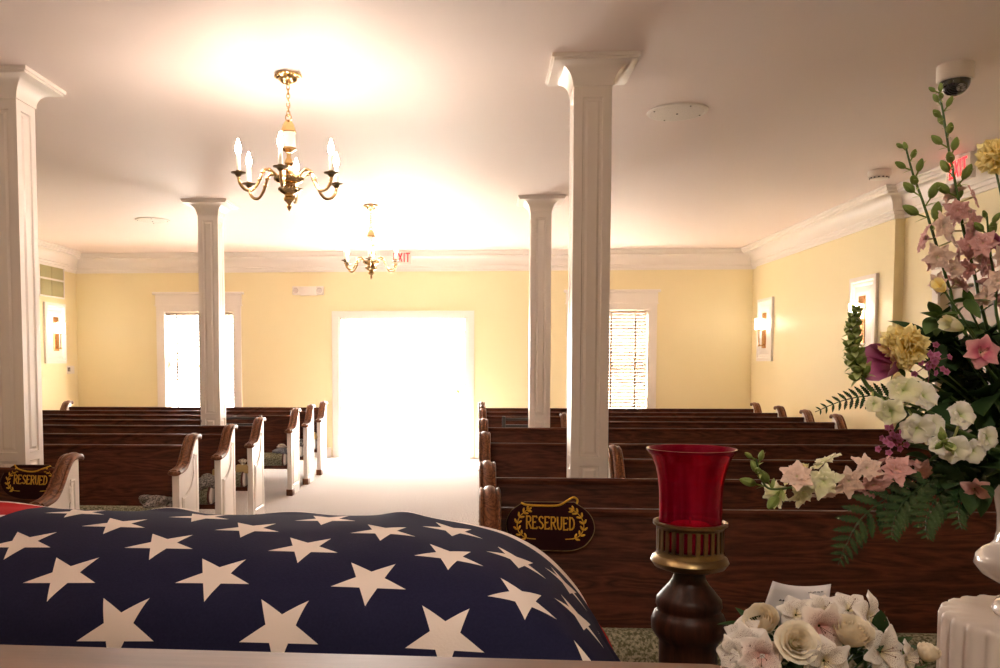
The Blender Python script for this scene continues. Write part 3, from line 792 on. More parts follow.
g = G(); g.lathe([(.077, -.086)]+[(.076*math.cos(a*PI/16), -.092-.076*math.sin(a*PI/16)) for a in range(8)]+[(.001, -.168)], 36); g.build('dome', M['dome'], cm)
g = G(); g.lathe([(.022, 0), (.022, .02), (.015, .022), (.012, .016), (.001, .014)], 18, M=Matrix.Translation((0, -.058, -.136)) @ Matrix.Rotation(math.radians(125), 4, 'X')); g.build('lens', M['greycloth'], cm)
sm = thing('smoke_detector', 'small white smoke detector on the ceiling near the crown', 'smoke detector', (3.44, 7.63, ZC))
g = G(); g.lathe([(.09, 0), (.092, -.03), (.088, -.05), (.075, -.058), (.07, -.07), (.03, -.075), (.001, -.076)], 36); g.build('housing', M['ivory'], sm)
g = G()
for k in range(14):
    a = 2*PI*k/14; g.box(-.007, .007, -.002, .002, -.066, -.056, M=Matrix.Rotation(a, 4, 'Z') @ Matrix.Translation((0, -.0755, 0)))
g.build('slots', M['dark'], sm, smooth=False)

# ------------------------------------------------------------------ flag-draped casket
PX = [(-1.80, .75), (-1.77, .35), (-1.74, .22), (-1.68, .11), (-1.60, .04), (-1.52, .01), (-1.45, .0), (-1.3, 0), (-1.1, 0), (-.9, 0), (-.7, 0), (-.5, 0), (-.35, 0), (-.25, .0), (-.18, .001), (-.12, .005), (-.05, .017), (0, .028), (.05, .044), (.1, .073), (.14, .110), (.175, .155), (.20, .205), (.225, .255), (.242, .34), (.255, .46), (.26, .60)]
PY = [(.862, .60), (.866, .45), (.876, .34), (.891, .25), (.910, .18), (.936, .125), (.97, .068), (1.015, .043), (1.08, .021), (1.175, .006), (1.27, .002), (1.33, .007), (1.40, .03), (1.46, .075), (1.51, .14), (1.545, .23), (1.565, .35), (1.58, .6)]
def smooth_tab(tab, n=400):
    a0, a1 = tab[0][0], tab[-1][0]
    c = cut([(a, b, 0) for a, b in tab], 8)
    return [(p.x, p.y) for p in c]
SX, SY = smooth_tab(PX), smooth_tab(PY)
def arc(tab):
    s = 0; out = [(0, tab[0][0], tab[0][1])]
    for (a, b), (c, d) in zip(tab, tab[1:]):
        s += math.hypot(c-a, d-b); out.append((s, c, d))
    return out
AX, AY = arc(SX), arc(SY)
def at_arc(A, s):
    return interp([(q[0], q[1]) for q in A], s), interp([(q[0], q[2]) for q in A], s)
def arc_of(A, x): return interp([(q[1], q[0]) for q in A], x)
ZT = 1.198
fnx, fny = 300, 190
u_fly = arc_of(AX, -.711)           # fly-side edge of the blue field
v_row9 = arc_of(AY, 1.268); v_bot = v_row9+.0822
colsX = [at_arc(AX, AX[-1][0]*i/fnx) for i in range(fnx+1)]; colsY = [at_arc(AY, AY[-1][0]*j/fny) for j in range(fny+1)]
rr = random.Random(11)
WV = [(rr.uniform(-9, 9), rr.uniform(-14, 14), rr.uniform(0, 6), rr.uniform(.0009, .0022)) for _ in range(9)]
def flag_pt(i, j):
    x, dx = colsX[i]; y, dy = colsY[j]
    d = (dx**3+dy**3)**(1/3)
    z = ZT-d
    wv = sum(A*math.sin(a*x+b*y+p) for a, b, p, A in WV)
    for cx, cw, ch in ((-.80, .10, .016), (-.50, .05, .014), (-.30, .06, .010), (-.12, .035, .010)): wv += ch*math.exp(-((x-cx)/cw)**2-((y-1.365)/.032)**2)
    z += wv*(1 if d < .2 else .4)
    k = min(max((dx-.10)/.25, 0), 1); kk = min(max((dy-.12)/.25, 0), 1)
    s = 1 if x > -.7 else -1
    x += s*k*.016*math.sin(y*34+1.0)*(.4+k)
    y += (1 if y > 1.2 else -1)*kk*.014*math.sin(x*26)
    return Vector((x, y, z))
g = G()
V = [[g.bm.verts.new(flag_pt(i, j)) for i in range(fnx+1)] for j in range(fny+1)]
for j in range(fny):
    for i in range(fnx):
        f = g.face((V[j][i], V[j][i+1], V[j+1][i+1], V[j+1][i]))
        for l, (a, b) in zip(f.loops, ((i, j), (i+1, j), (i+1, j+1), (i, j+1))):
            l[g.uv].uv = (AX[-1][0]*a/fnx-u_fly, v_bot-AY[-1][0]*b/fny)
fl = g.build('flag', M['flag'], auto=None)
tag(fl, 'blue flag field with white stars draped over the casket in front', 'flag')
ck = thing('casket', 'closed casket lying under the draped flag', 'casket', (-.78, 1.215, .60))
g = G(); g.box(-.86, .84, -.30, .28, 0, .33, .02); g.build('shell', M['ledge'], ck)
g = G()
lid = [(-.84, .33, .28), (-.82, .40, .26), (-.74, .50, .18), (-.62, .545, .14), (.50, .545, .14), (.70, .47, .19), (.80, .40, .24), (.82, .33, .26)]
g.loft([[Vector((x, -w, .33)), Vector((x, -w*.72, .33+(z-.33)*.8)), Vector((x, -w*.3+.04, z)), Vector((x, w*.3+.04, z)), Vector((x, w*.85+.02, .33+(z-.33)*.8)), Vector((x, w+.02, .33))] for x, z, w in lid])
g.build('lid', M['ledge'], ck, smooth=False)
bi = thing('casket_bier', 'wheeled bier carrying the casket under the flag', 'bier', (-.78, 1.215, 0))
g = G(); g.box(-.75, .75, -.24, .24, .55, .6, .01); g.build('frame', M['dark'], bi)
for sx in (-1, 1):
    for sy in (-1, 1):
        g = G(); g.box(sx*.7-.02, sx*.7+.02, sy*.2-.02, sy*.2+.02, .06, .55, .004); lg = g.build('leg', M['dark'], bi)
        g = G(); g.lathe([(.03, -.012), (.04, -.008), (.04, .008), (.03, .012)], 20, M=Matrix.Translation((sx*.7, sy*.2, .04)) @ Matrix.Rotation(PI/2, 4, 'X')); g.build('wheel', M['dark'], lg)

# lectern in the very foreground
le = thing('lectern', 'polished wooden ledge of a lectern along the bottom edge', 'lectern', (-.24, .46, 0))
le.rotation_euler = (0, math.radians(.42), 0)
g = G()
def slab(g, x0, x1, y0, y1, z0, z1, r):
    out = []
    for cx, cy, a0 in ((x1-r, y1-r, 0), (x0+r, y1-r, 90), (x0+r, y0+r, 180), (x1-r, y0+r, 270)):
        for k in range(7):
            a = math.radians(a0+k*15); out.append((cx+r*math.cos(a), cy+r*math.sin(a)))
    cx, cy = (x0+x1)/2, (y0+y1)/2
    ring = lambda d, z: [Vector((a-d*(1 if a > cx else -1), b-d*(1 if b > cy else -1), z)) for a, b in out]
    g.loft([ring(.006, z0), ring(0, z0+.006), ring(0, z1-.008), ring(.002, z1-.003), ring(.008, z1)])
slab(g, -.50, .417, -.17, .16, 1.180, 1.2165, .012); top = g.build('top', M['ledge'], le)
g = G(); g.box(-.40, .32, -.12, .13, .12, 1.18, .006); g.build('body', M['ledge'], le)
g = G(); g.box(-.45, .37, -.16, .16, 0, .12, .01); g.build('plinth', M['ledge'], le)

# ------------------------------------------------------------------ sanctuary lamp
sl = thing('sanctuary_lamp', 'red glass votive lamp on a dark turned wooden post', 'votive lamp', (.322, 1.30, -.004))
sl.scale = (.95, .95, 1)
g = G()
post = [(.11, 0), (.11, .04), (.095, .07), (.06, .11), (.046, .16), (.0455, .995), (.046, 1.012), (.052, 1.018), (.058, 1.028), (.0585, 1.042), (.054, 1.053), (.049, 1.057), (.049, 1.061), (.0515, 1.066), (.0505, 1.076), (.046, 1.081), (.040, 1.088), (.032, 1.097), (.026, 1.106), (.0235, 1.116), (.0245, 1.122)]
g.lathe(post, 48); g.build('post', M['woodZ'], sl, auto=60)
g = G(); g.lathe([(.022, 1.118), (.040, 1.121), (.055, 1.126), (.0605, 1.134), (.058, 1.140), (.053, 1.143), (.0515, 1.148), (.0515, 1.152)], 48)
g.lathe([(.0515, 1.184), (.053, 1.187), (.0575, 1.190), (.0575, 1.194), (.053, 1.195), (.050, 1.192), (.049, 1.184)], 48)
ns = 26
for k in range(ns):
    a = 2*PI*k/ns
    g.box(-.0034, .0034, -.0012, .0012, 1.150, 1.186, M=Matrix.Rotation(a, 4, 'Z') @ Matrix.Translation((0, -.0505, 0)))
g.build('brass_gallery', M['gold_dark'], sl)
g = G(); o_ = [(.036, 1.146), (.046, 1.150), (.0485, 1.165), (.0485, 1.20), (.049, 1.235), (.051, 1.258), (.0555, 1.278), (.063, 1.295), (.0695, 1.303)]
g.lathe(o_+[(.0695, 1.3055), (.0675, 1.3055)]+[(r_-.0028, z_+.001) for r_, z_ in reversed(o_[1:-1])]+[(.001, 1.152)], 56); g.build('red_glass', M['redglass'], sl, auto=60)
g = G(); g.lathe([(.030, 1.153), (.030, 1.19), (.026, 1.192), (.001, 1.19)], 28); g.tube([(0, 0, 1.185), (0, .001, 1.20)], .0015)
M['redwax'] = paint('red_wax', (.38, .01, .02, 1), .5); g.build('candle', M['redwax'], sl)

# ------------------------------------------------------------------ pedestal and urn
pd = thing('pedestal', 'white fluted round pedestal under the flower urn', 'pedestal', (.897, 1.37, 0))
def flute(r, n=26, m=8):
    out = []
    for k in range(n):
        for q in range(m):
            t = q/m; a = 2*PI*(k+t)/n
            d = .0 if t < .3 else -.055*math.sin(PI*(t-.3)/.7)**.8
            out.append((a, r*(1+d)))
    return out
g = G(); fr = flute(.150)
rg = lambda s, z, add=0: [Vector(((r_*s+add)*math.cos(a), (r_*s+add)*math.sin(a), z)) for a, r_ in fr]
g.loft([rg(1, .1), rg(1, 1.018), rg(.985, 1.025), rg(.955, 1.028), rg(.7, 1.028), rg(.1, 1.028)]); g.build('fluted_shaft', M['pedestal'], pd, auto=50)
g = G(); g.lathe([(.19, 0), (.19, .06), (.175, .08), (.165, .105)], 48); g.build('base', M['pedestal'], pd)
ur = thing('flower_urn', 'glossy white ceramic urn holding the tall flowers', 'vase', (.897, 1.37, 1.028))
UP = [(.062, 0), (.074, .002), (.077, .010), (.072, .020), (.058, .027), (.042, .033), (.038, .040), (.05, .046), (.074, .054), (.094, .066), (.1035, .080), (.101, .094), (.092, .104), (.082, .110), (.076, .118), (.0735, .135), (.074, .16), (.079, .19), (.088, .225), (.102, .255), (.112, .268), (.113, .273), (.106, .272), (.085, .24), (.072, .2)]
g = G(); g.lathe(UP, 56); g.build('body', M['ceramic'], ur, auto=60)
g = G(); g.lathe([(.0765, .1045), (.079, .108), (.0765, .112)], 48, caps=False); g.build('neck_ring', M['ceramic'], ur)

# ------------------------------------------------------------------ flowers: shapes
def frame(d, roll=0):
    """matrix whose +Z looks along d"""
    d = Vector(d).normalized(); q = d.to_track_quat('Z', 'Y')
    return q.to_matrix().to_4x4() @ Matrix.Rotation(roll, 4, 'Z')
def petal(g, T, L, W, lift=.5, curl=.3, ruf=0, point=.5, fold=.15, nu=4, nv=6, ph=0, base=0.0):
    """petal leaving the centre along +X of T and rising by lift, curling outward at the tip; point 0 = broad round tip, 1 = pointed"""
    k = max(0, min(1, point))
    def fn(u, v):
        blunt = min(1, .16+.84*math.sin(PI/2*min(1, v*1.25))) * (1 if v < .8 else 1-.35*((v-.8)/.2)**2)
        sharp = max(.02, math.sin(PI*(v*.9+.10))**.8)
        w = W*((1-k)*blunt+k*sharp)
        le = L*(v-(1-k)*.30*u*u*v*v-k*.06*u*u*v)
        x = base+le*math.cos(lift*(1-.6*v)); z = le*math.sin(lift*(1-v*curl*1.2))
        z += fold*abs(u)**1.5*w + ruf*(math.sin(u*5+ph)*v*v+.6*math.sin(11*u+2*ph)*v**3)
        return T @ Vector((x, u*w, z))
    g.sheet(fn, nu, nv)
def wrap_petal(g, T, r0, r1, h, a0, span, flare, ph, lip=.0, nu=8, nv=7):
    """rose petal: a piece of a cup wrapped round the axis"""
    def fn(u, v):
        hh = h*(v-.10*v*u*u-.05*v*u**4)
        r = r0+(r1-r0)*math.sin(v*PI/2)**.8+flare*v**5+lip*max(0, v-.8)*5*(.6+.4*math.cos(3*u+ph))
        a = a0+u*span*(.55+.45*math.sin(PI*(.18+.64*v)))
        return T @ Vector((r*math.cos(a), r*math.sin(a), hh-abs(flare)*.55*v**7+.0012*math.sin(7*u+ph)*v))
    g.sheet(fn, nu, nv)
def rose(g, T, R, opening=1.0, seed=0):
    q = random.Random(seed); H = R*1.5
    L = ((2, .02, .10, 1.0, 1.5, .0, 0), (3, .05, .20, 1.0, 1.3, .02, .0), (4, .08, .32, .98, 1.1, .04, .02), (4, .12, .46, .96, 1.05, .07, .03), (5, .16, .60, .93, .98, .12, .05), (5, .20, .76, .88, .92, .22, .07), (6, .22, .90, .79, .85, .36, .10))
    for n_, (c_, r0, r1, hh, sp_, fl, lp) in enumerate(L):
        for k in range(c_): wrap_petal(g, T, R*r0, R*r1, H*hh, k*2*PI/c_+n_*.7+q.uniform(-.15, .15), sp_, R*fl*opening, q.random()*6, R*lp*opening)
    g.ellipsoid(T @ Vector((0, 0, H*.2)), (R*.42, R*.42, H*.2), T.to_3x3().to_4x4())
def carnation(g, T, R, seed=0):
    q = random.Random(seed); N = 64
    for k in range(N):
        z = 1-1.15*(k+.5)/N; a = k*2.39996; c = math.sqrt(max(0, 1-z*z))
        n = Vector((c*math.cos(a), c*math.sin(a), z*.8+.1))
        A = T @ Matrix.Translation(n*R*.25) @ frame(n+Vector((q.uniform(-.2, .2), q.uniform(-.2, .2), q.uniform(-.1, .2))), q.random()*6.28)
        petal(g, A, R*q.uniform(.58, .74), R*.44, 1.40, -.05, R*.06, 0, .08, 14, 5, q.random()*6)
def alstro(g, T, R, seed=0, open_=.8):
    q = random.Random(seed)
    for k in range(3):
        petal(g, T @ Matrix.Rotation(2*PI*k/3, 4, 'Z'), R*1.02, R*.46, open_+q.uniform(-.05, .2), .75, R*.03, .15, .30, 6, 8, q.random()*6)
    for k in range(3):
        petal(g, T @ Matrix.Rotation(2*PI*k/3+PI/3, 4, 'Z'), R*1.1, R*.32, open_+.25, .55, R*.02, .35, .4, 6, 8, q.random()*6)
def stamens(g, T, R):
    for k in range(3):
        a = k*2.1; tip = Vector((R*.18*math.cos(a)+R*.1, R*.18*math.sin(a), R*.72))
        g.tube([T @ Vector((0, 0, R*.1)), T @ (tip*.55+Vector((0, 0, R*.05))), T @ tip], R*.009, 5); g.ellipsoid(T @ tip, (R*.024, R*.024, R*.04), nu=6, nv=4)
def snapfloret(g, T, R, seed=0):
    q = random.Random(seed)
    for k, (a, l, w, lf) in enumerate(((-.55, 1.0, .62, 1.0), (.55, 1.0, .62, 1.0), (PI, .92, .55, .45), (PI-1.0, .9, .55, .5), (PI+1.0, .9, .55, .5), (PI-.45, .55, .42, 1.05), (PI+.45, .55, .42, 1.05))):
        petal(g, T @ Matrix.Rotation(a, 4, 'Z'), R*l, R*w, lf, .65, R*.07, 0, .16, 8, 6, q.random()*6)
def larkfloret(g, T, R, seed=0):
    q = random.Random(seed)
    for n, l, lf, o in ((6, 1, .25, 0), (6, .72, .65, .5), (4, .42, 1.05, .2)):
        for k in range(n):
            petal(g, T @ Matrix.Rotation(2*PI*k/n+o+q.uniform(-.15, .15), 4, 'Z'), R*l*q.uniform(.85, 1.12), R*.30, lf+q.uniform(-.2, .2), .55, R*.07, .4, .22, 4, 5, q.random()*6)
def bud(g, p, d, L, W):
    T = Matrix.Translation(p) @ frame(d)
    n = 8
    prof = [(.12, 0), (.6, .12), (.95, .32), (1, .5), (.8, .72), (.45, .9), (.06, 1.0)]
    rings = [[T @ Vector((W*a*math.cos(2*PI*i/n), W*a*math.sin(2*PI*i/n), L*z)) for i in range(n)] for a, z in prof]
    g.loft(rings)
def leaf(g, p, d, L, W, bend=.4, roll=0, up=(0, 0, 1), serr=0, fold=.25):
    d = Vector(d).normalized(); s = d.cross(Vector(up))
    s = s.normalized() if s.length > 1e-3 else d.orthogonal().normalized()
    n = s.cross(d); s, n = s*math.cos(roll)+n*math.sin(roll), n*math.cos(roll)-s*math.sin(roll)
    def fn(u, v):
        w = W*max(0, math.sin(PI*min(1, v*.96+.04))**.8)*(1-.25*v)
        if serr: w *= 1-.45*(int(v*14+.5) % 2)
        return Vector(p)+d*(L*v)+s*(u*w)-n*(bend*L*v*v*.5)+n*(abs(u)*w*fold)
    g.sheet(fn, 4, 14 if serr else 8)
def fern(g, pts, W, n=15):
    """frond with lobed pinnae along a bent rachis"""
    c = cut(pts, 8); m = len(c)-1
    g.tube(c, [.0016*(1-.7*i/m) for i in range(m+1)], 5)
    for k in range(n):
        t = .06+.92*k/n; i = min(int(t*m), m-1); p = c[i].lerp(c[i+1], t*m-i); dr = (c[i+1]-c[i]).normalized()
        side = dr.cross(Vector((.15, -1, .25))).normalized()
        L = W*(1-t)**.75*(.55+.45*min(1, t*5))+.004
        for s in (-1, 1):
            dd = (side*s*.9+dr*.55+Vector((0, -.08, -.12))).normalized()
            leaf(g, p, dd, L*1.05, L*.22, .35, 0, (0, -1, .2), serr=1, fold=.22)

F = {}
F['yellow'] = petal_mat('yellow_petals', (.92, .76, .26, 1), (.94, .84, .46, 1), (.86, .68, .18, 1), transl=.5)
F['rose'] = petal_mat('cream_rose_petals', (.88, .76, .54, 1), (.90, .83, .70, 1), (.70, .66, .38, 1), transl=.3)
F['alstro'] = petal_mat('white_lily_petals', (.86, .80, .72, 1), (.86, .80, .76, 1), (.74, .62, .30, 1), (.16, .03, .03, 1))
F['pinkalstro'] = petal_mat('blush_lily_petals', (.82, .62, .56, 1), (.86, .78, .72, 1), (.76, .35, .30, 1), (.25, .05, .05, 1))
F['white'] = petal_mat('white_snapdragon_petals', (.80, .78, .62, 1), (.86, .82, .78, 1), (.55, .62, .25, 1))
F['cream'] = petal_mat('cream_petals', (.72, .72, .42, 1), (.82, .78, .60, 1), (.45, .55, .18, 1))
F['pink'] = petal_mat('pink_petals', (.62, .30, .28, 1), (.70, .42, .40, 1), (.55, .45, .25, 1))
F['palepink'] = petal_mat('pale_pink_petals', (.72, .52, .42, 1), (.76, .58, .50, 1), (.5, .5, .25, 1))
F['magenta'] = petal_mat('magenta_petals', (.42, .10, .24, 1), (.52, .20, .34, 1), (.3, .1, .1, 1))
F['hotpink'] = petal_mat('hot_pink_petals', (.60, .12, .20, 1), (.72, .38, .38, 1), (.7, .6, .4, 1))
F['budgreen'] = petal_mat('green_buds', (.36, .42, .14, 1), (.50, .55, .25, 1), (.22, .29, .07, 1), transl=.35)
F['leaf'] = petal_mat('dark_green_leaves', (.022, .050, .014, 1), (.035, .075, .022, 1), (.02, .04, .01, 1), transl=.15)
F['midleaf'] = petal_mat('mid_green_leaves', (.06, .11, .025, 1), (.09, .15, .035, 1), (.05, .09, .02, 1), transl=.25)
t = NT('glossy_fern'); F['fern'] = t.done(t.bsdf(t.ramp(t.noise(t.coords(), 40), [(.3, (.012, .035, .012, 1)), (.7, (.03, .075, .022, 1))]), .22, spec=.8))
F['stamen'] = paint('brown_stamens', (.16, .06, .03, 1), .7)

import math as _m
f_, yaw_, pit_ = 850., math.radians(3.37), math.radians(3.16)
EYE = Vector((0, 0, 1.43))
FW = Vector((-math.sin(yaw_)*math.cos(pit_), math.cos(yaw_)*math.cos(pit_), -math.sin(pit_)))
RT = Vector((math.cos(yaw_), math.sin(yaw_), 0)); UPV = RT.cross(FW)
def at(x, y, Y):
    """photo measurement -> point at distance Y into the room"""
    d = FW+RT*((x-428.)/f_)-UPV*((y-410.)/f_)
    return EYE+d*(Y/d.y)
PXM = 1/850.      # metres per measured unit at 1 m

# ------------------------------------------------------------------ tall arrangement in the urn
MOUTH = Vector((.897, 1.37, 1.285))
def stem_path(pts): return cut(pts, 5)
def new_stem(name, label, cat, pts, r, group='flowers in the urn', mat='stem'):
    """thing rooted in the urn mouth; geometry kept in local coordinates"""
    root = thing(name, label, cat, pts[0], 0, group)
    loc = [Vector(p)-Vector(pts[0]) for p in pts]
    c = stem_path(loc); n = len(c)-1
    g = G(); g.tube(c, [r*(1-.55*i/n) for i in range(n+1)], 7); g.build('stem', M[mat], root)
    return root, c
def along(c, t):
    i = min(int(t*(len(c)-1)), len(c)-2); k = t*(len(c)-1)-i
    return c[i].lerp(c[i+1], k), (c[i+1]-c[i]).normalized()
def spike(label, px, Y0, Y1, buds, florets, mat_f, R, seed, r=.0028, budlen=.020, name='larkspur_stem', cat='flower'):
    """buds: (t0,t1,n); florets: list of (t, side, mat)"""
    q = random.Random(seed); n = len(px)
    pts = [MOUTH+Vector((q.uniform(-.03, .03), q.uniform(-.03, .03), -.03))]+[at(x, y, Y0+(Y1-Y0)*i/(n-1)) for i, (x, y) in enumerate(px)]
    root, c = new_stem(name, label, cat, pts, r)
    t0, t1, nb = buds
    for k in range(nb):
        t = t0+(t1-t0)*k/max(nb-1, 1); p, d = along(c, t)
        a = k*2.4+q.uniform(-.4, .4); side = d.orthogonal().normalized(); side = Matrix.Rotation(a, 3, d) @ side
        sc = 1-.55*(t-t0)/(t1-t0+1e-6)
        dd = (side*.85+d*.8).normalized()
        g = G(); e = p+dd*budlen*.7*sc
        g.tube([p, p+dd*budlen*.4*sc, e], .0011, 5); bud(g, e-dd*.002, (dd+d*.3), budlen*sc*1.15, budlen*.30*sc)
        leaf(g, e, (dd+Vector((0, -.2, .2))), budlen*.95*sc, budlen*.20*sc, .5)
        leaf(g, p, (side+d*.2), budlen*.8*sc, budlen*.14*sc, .4)
        g.build('bud', F['budgreen'], root)
    for k, (t, a, mk) in enumerate(florets):
        p, d = along(c, t); side = Matrix.Rotation(a, 3, d) @ d.orthogonal().normalized()
        side = (side*1.2+Vector((0, -.7, .1))).normalized()
        g = G(); e = p+side*R*q.uniform(.3, 1.0)
        g.tube([p, e], .0012, 5)
        larkfloret(g, Matrix.Translation(e) @ frame(side+Vector((q.uniform(-.3, .3), 0, q.uniform(-.2, .3))), q.random()*6), R*q.uniform(.85, 1.1), seed*31+k)
        g.build('floret', F[mk], root, auto=None)
    return root, c
fl_ = lambda a, b, n, mats, q=random.Random(5): [(a+(b-a)*k/max(n-1, 1), k*2.4+q.uniform(-.4, .4), mats[k % len(mats)]) for k in range(n)]
spike('tallest green-budded larkspur spike rising toward the dome camera', [(985, 320), (974, 272), (964, 232), (957, 192), (949, 150), (943, 112), (939, 92)], 1.33, 1.26, (.52, .99, 15), fl_(.28, .56, 12, ['pink', 'pink', 'palepink']), 'pink', .021, 1, budlen=.023)
spike('shorter larkspur spike bending left below the smoke detector', [(966, 335), (950, 290), (938, 250), (925, 208), (913, 174), (906, 148)], 1.31, 1.25, (.58, .99, 10), fl_(.34, .58, 8, ['pink', 'palepink', 'palepink']), 'pink', .021, 2, budlen=.024)
spike('pink larkspur spike leaning to the right edge of the photo', [(1000, 330), (996, 290), (990, 250), (987, 216)], 1.30, 1.27, (.80, .99, 5), fl_(.36, .80, 10, ['pink', 'palepink', 'magenta']), 'pink', .020, 3)
spike('pink and cream larkspur trailing left to a curled bud tip', [(955, 452), (920, 468), (885, 474), (850, 476), (817, 483), (788, 488), (768, 488), (760, 474), (756, 459)], 1.30, 1.22, (.70, .99, 7), fl_(.24, .68, 16, ['pink', 'pink', 'palepink', 'pink', 'pink', 'pink', 'palepink', 'pink', 'palepink', 'cream', 'palepink', 'cream', 'yellow', 'cream', 'palepink', 'cream']), 'pink', .026, 4, budlen=.026)

def single(name, label, px, Y, R, fn, mat, face, seed, sub='bloom', cat='flower', group='flowers in the urn', root0=None, extra=None, r=.0024):
    h = at(*px, Y); q = random.Random(seed); face = Vector(face).normalized()
    base = (root0 or MOUTH)+Vector((q.uniform(-.03, .03), q.uniform(-.03, .03), -.03))
    pts = [base, base.lerp(h, .5)+Vector((0, .01, .02)), h-face*R*.9, h-face*R*.35]
    root, c = new_stem(name, label, cat, pts, r, group)
    o = h-base; T = Matrix.Translation(o-face*R*.25) @ frame(face, q.random()*6)
    g = G(); fn(g, T, R, seed); b = g.build(sub, F[mat], root, auto=None)
    g = G()
    for k in range(5):
        leaf(g, o-face*R*.36, (Matrix.Rotation(k*1.2566, 3, face) @ face.orthogonal().normalized())+face*.35, R*.55, R*.13, .3)
    g.ellipsoid(o-face*R*.34, (R*.17, R*.17, R*.17)); g.build('calyx', F['midleaf'], root)
    if extra: extra(root, T, R)
    return root
st = lambda root, T, R: (lambda g: (stamens(g, T, R), g.build('stamens', F['stamen'], root)))(G())
single('carnation', 'big yellow carnation at the left shoulder of the bouquet', (904, 345), 1.24, .031, carnation, 'yellow', (-.25, -1, .35), 1)
single('carnation', 'yellow carnation high at the right edge of the photo', (998, 154), 1.24, .026, carnation, 'yellow', (-.3, -1, .1), 2)
single('tulip', 'magenta tulip tucked under the big yellow carnation', (893, 366), 1.27, .040, lambda g, T, R, s: [wrap_petal(g, T, R*.12, R*.55, R*1.5, k*1.05+(.5 if k > 2 else 0), .7, R*.12, k) for k in range(6)], 'magenta', (-.8, -.55, .12), 3)
single('lily', 'bright pink lily in the dark leaves at the right edge', (982, 352), 1.25, .026, alstro, 'hotpink', (-.2, -1, .2), 4, extra=st)
single('lily', 'coral lily hanging in front of the urn neck', (975, 490), 1.25, .022, alstro, 'pink', (-.3, -.8, -.4), 5, extra=st)
single('tulip', 'pale yellow bud above the dark leaves', (960, 328), 1.26, .022, lambda g, T, R, s: [wrap_petal(g, T, R*.1, R*.5, R*1.7, k*1.05, .75, 0, k) for k in range(6)], 'cream', (-.9, -.4, .25), 6)
single('tulip', 'small yellow bud among the pink larkspur', (943, 290), 1.26, .016, lambda g, T, R, s: [wrap_petal(g, T, R*.1, R*.55, R*1.7, k*1.05, .75, 0, k) for k in range(6)], 'yellow', (-.7, -.6, .4), 7)

def snapdragon(label, px, Y0, Y1, green, florets, seed):
    q = random.Random(seed); n = len(px)
    pts = [MOUTH+Vector((0, 0, -.02))]+[at(x, y, Y0+(Y1-Y0)*i/(n-1)) for i, (x, y) in enumerate(px)]
    root, c = new_stem('snapdragon_stem', label, 'flower', pts, .0042)
    t0, t1, nb = green
    for k in range(nb):
        t = t0+(t1-t0)*k/(nb-1); p, d = along(c, t); side = Matrix.Rotation(k*2.4, 3, d) @ d.orthogonal().normalized()
        sc = 1-.55*(k/nb); dd = (side+d*.6).normalized()
        g = G(); bud(g, p+dd*.001, dd, .019*sc, .0062*sc); leaf(g, p, (side*.9+d*.5), .026*sc, .0085*sc, -.5); leaf(g, p, (side+d*.1-Vector((0, 0, .3))), .022*sc, .007*sc, .3)
        g.build('bud', F['budgreen'], root)
    for k, (x, y, R, mk, fx, fz) in enumerate(florets):
        h = at(x, y, Y1+(Y0-Y1)*.5-.02)-Vector(pts[0]); face = Vector((fx, -1, fz)).normalized()
        near = min(c, key=lambda p: (p-h).length)
        g = G(); g.tube([near, near.lerp(h, .6)+Vector((0, 0, .003)), h-face*R*.2], .0018, 6)
        snapfloret(g, Matrix.Translation(h-face*R*.3) @ frame(face, q.uniform(-.6, .6)), R*.86, seed*17+k)
        fo = g.build('floret', F[mk], root, auto=None)
        g = G()
        for m in range(4): leaf(g, h-face*R*.35, (Matrix.Rotation(m*1.57, 3, face) @ face.orthogonal().normalized())*.9+face*.3, R*.55, R*.16, .3)
        g.build('calyx', F['budgreen'], root)
    return root
snapdragon('white snapdragon curling up to a green budded tip at the left', [(960, 432), (915, 412), (885, 400), (866, 384), (855, 356), (853, 328), (857, 308)], 1.28, 1.22, (.60, .99, 34),
           [(905, 388, .030, 'cream', -.2, .5), (927, 394, .030, 'white', .4, .5), (890, 412, .026, 'cream', -.7, -.1), (918, 430, .030, 'white', -.2, -.3), (935, 425, .024, 'white', .2, .2), (873, 404, .017, 'cream', -.8, .1)], 1)
snapdragon('white snapdragon with rounded blooms lying right of the bouquet', [(985, 446), (962, 440), (942, 442)], 1.26, 1.22, (.90, .99, 4),
           [(964, 414, .028, 'white', .3, .4), (956, 450, .028, 'white', -.1, -.1), (975, 452, .024, 'white', .1, -.1), (940, 445, .020, 'white', -.5, 0), (990, 438, .024, 'white', .4, .1)], 2)

def waxflower(label, px, Y, spread, seed):
    q = random.Random(seed); h = at(*px, Y); base = MOUTH+Vector((0, 0, -.02))
    root, c = new_stem('waxflower_stem', label, 'flower', [base, base.lerp(h, .6), h], .0018)
    o = h-base
    for k in range(22):
        p = o+Vector((q.gauss(0, spread), q.gauss(0, spread*.6), q.gauss(0, spread*1.1))); face = Vector((q.uniform(-.6, .6), -1, q.uniform(-.3, .6)))
        g = G(); g.tube([o, o.lerp(p, .5)+Vector((0, 0, -.002)), p], .0007, 4)
        for m in range(5): petal(g, Matrix.Translation(p) @ frame(face) @ Matrix.Rotation(m*1.2566, 4, 'Z'), .0058, .0028, .45, .5, 0, .3, .1, 2, 3)
        g.build('blossom', F['magenta'], root, auto=None)
waxflower('sprig of tiny magenta blossoms left of the white snapdragon blooms', (893, 440), 1.27, .011, 1)
waxflower('sprig of tiny magenta blossoms right of the big yellow carnation', (931, 360), 1.28, .010, 2)

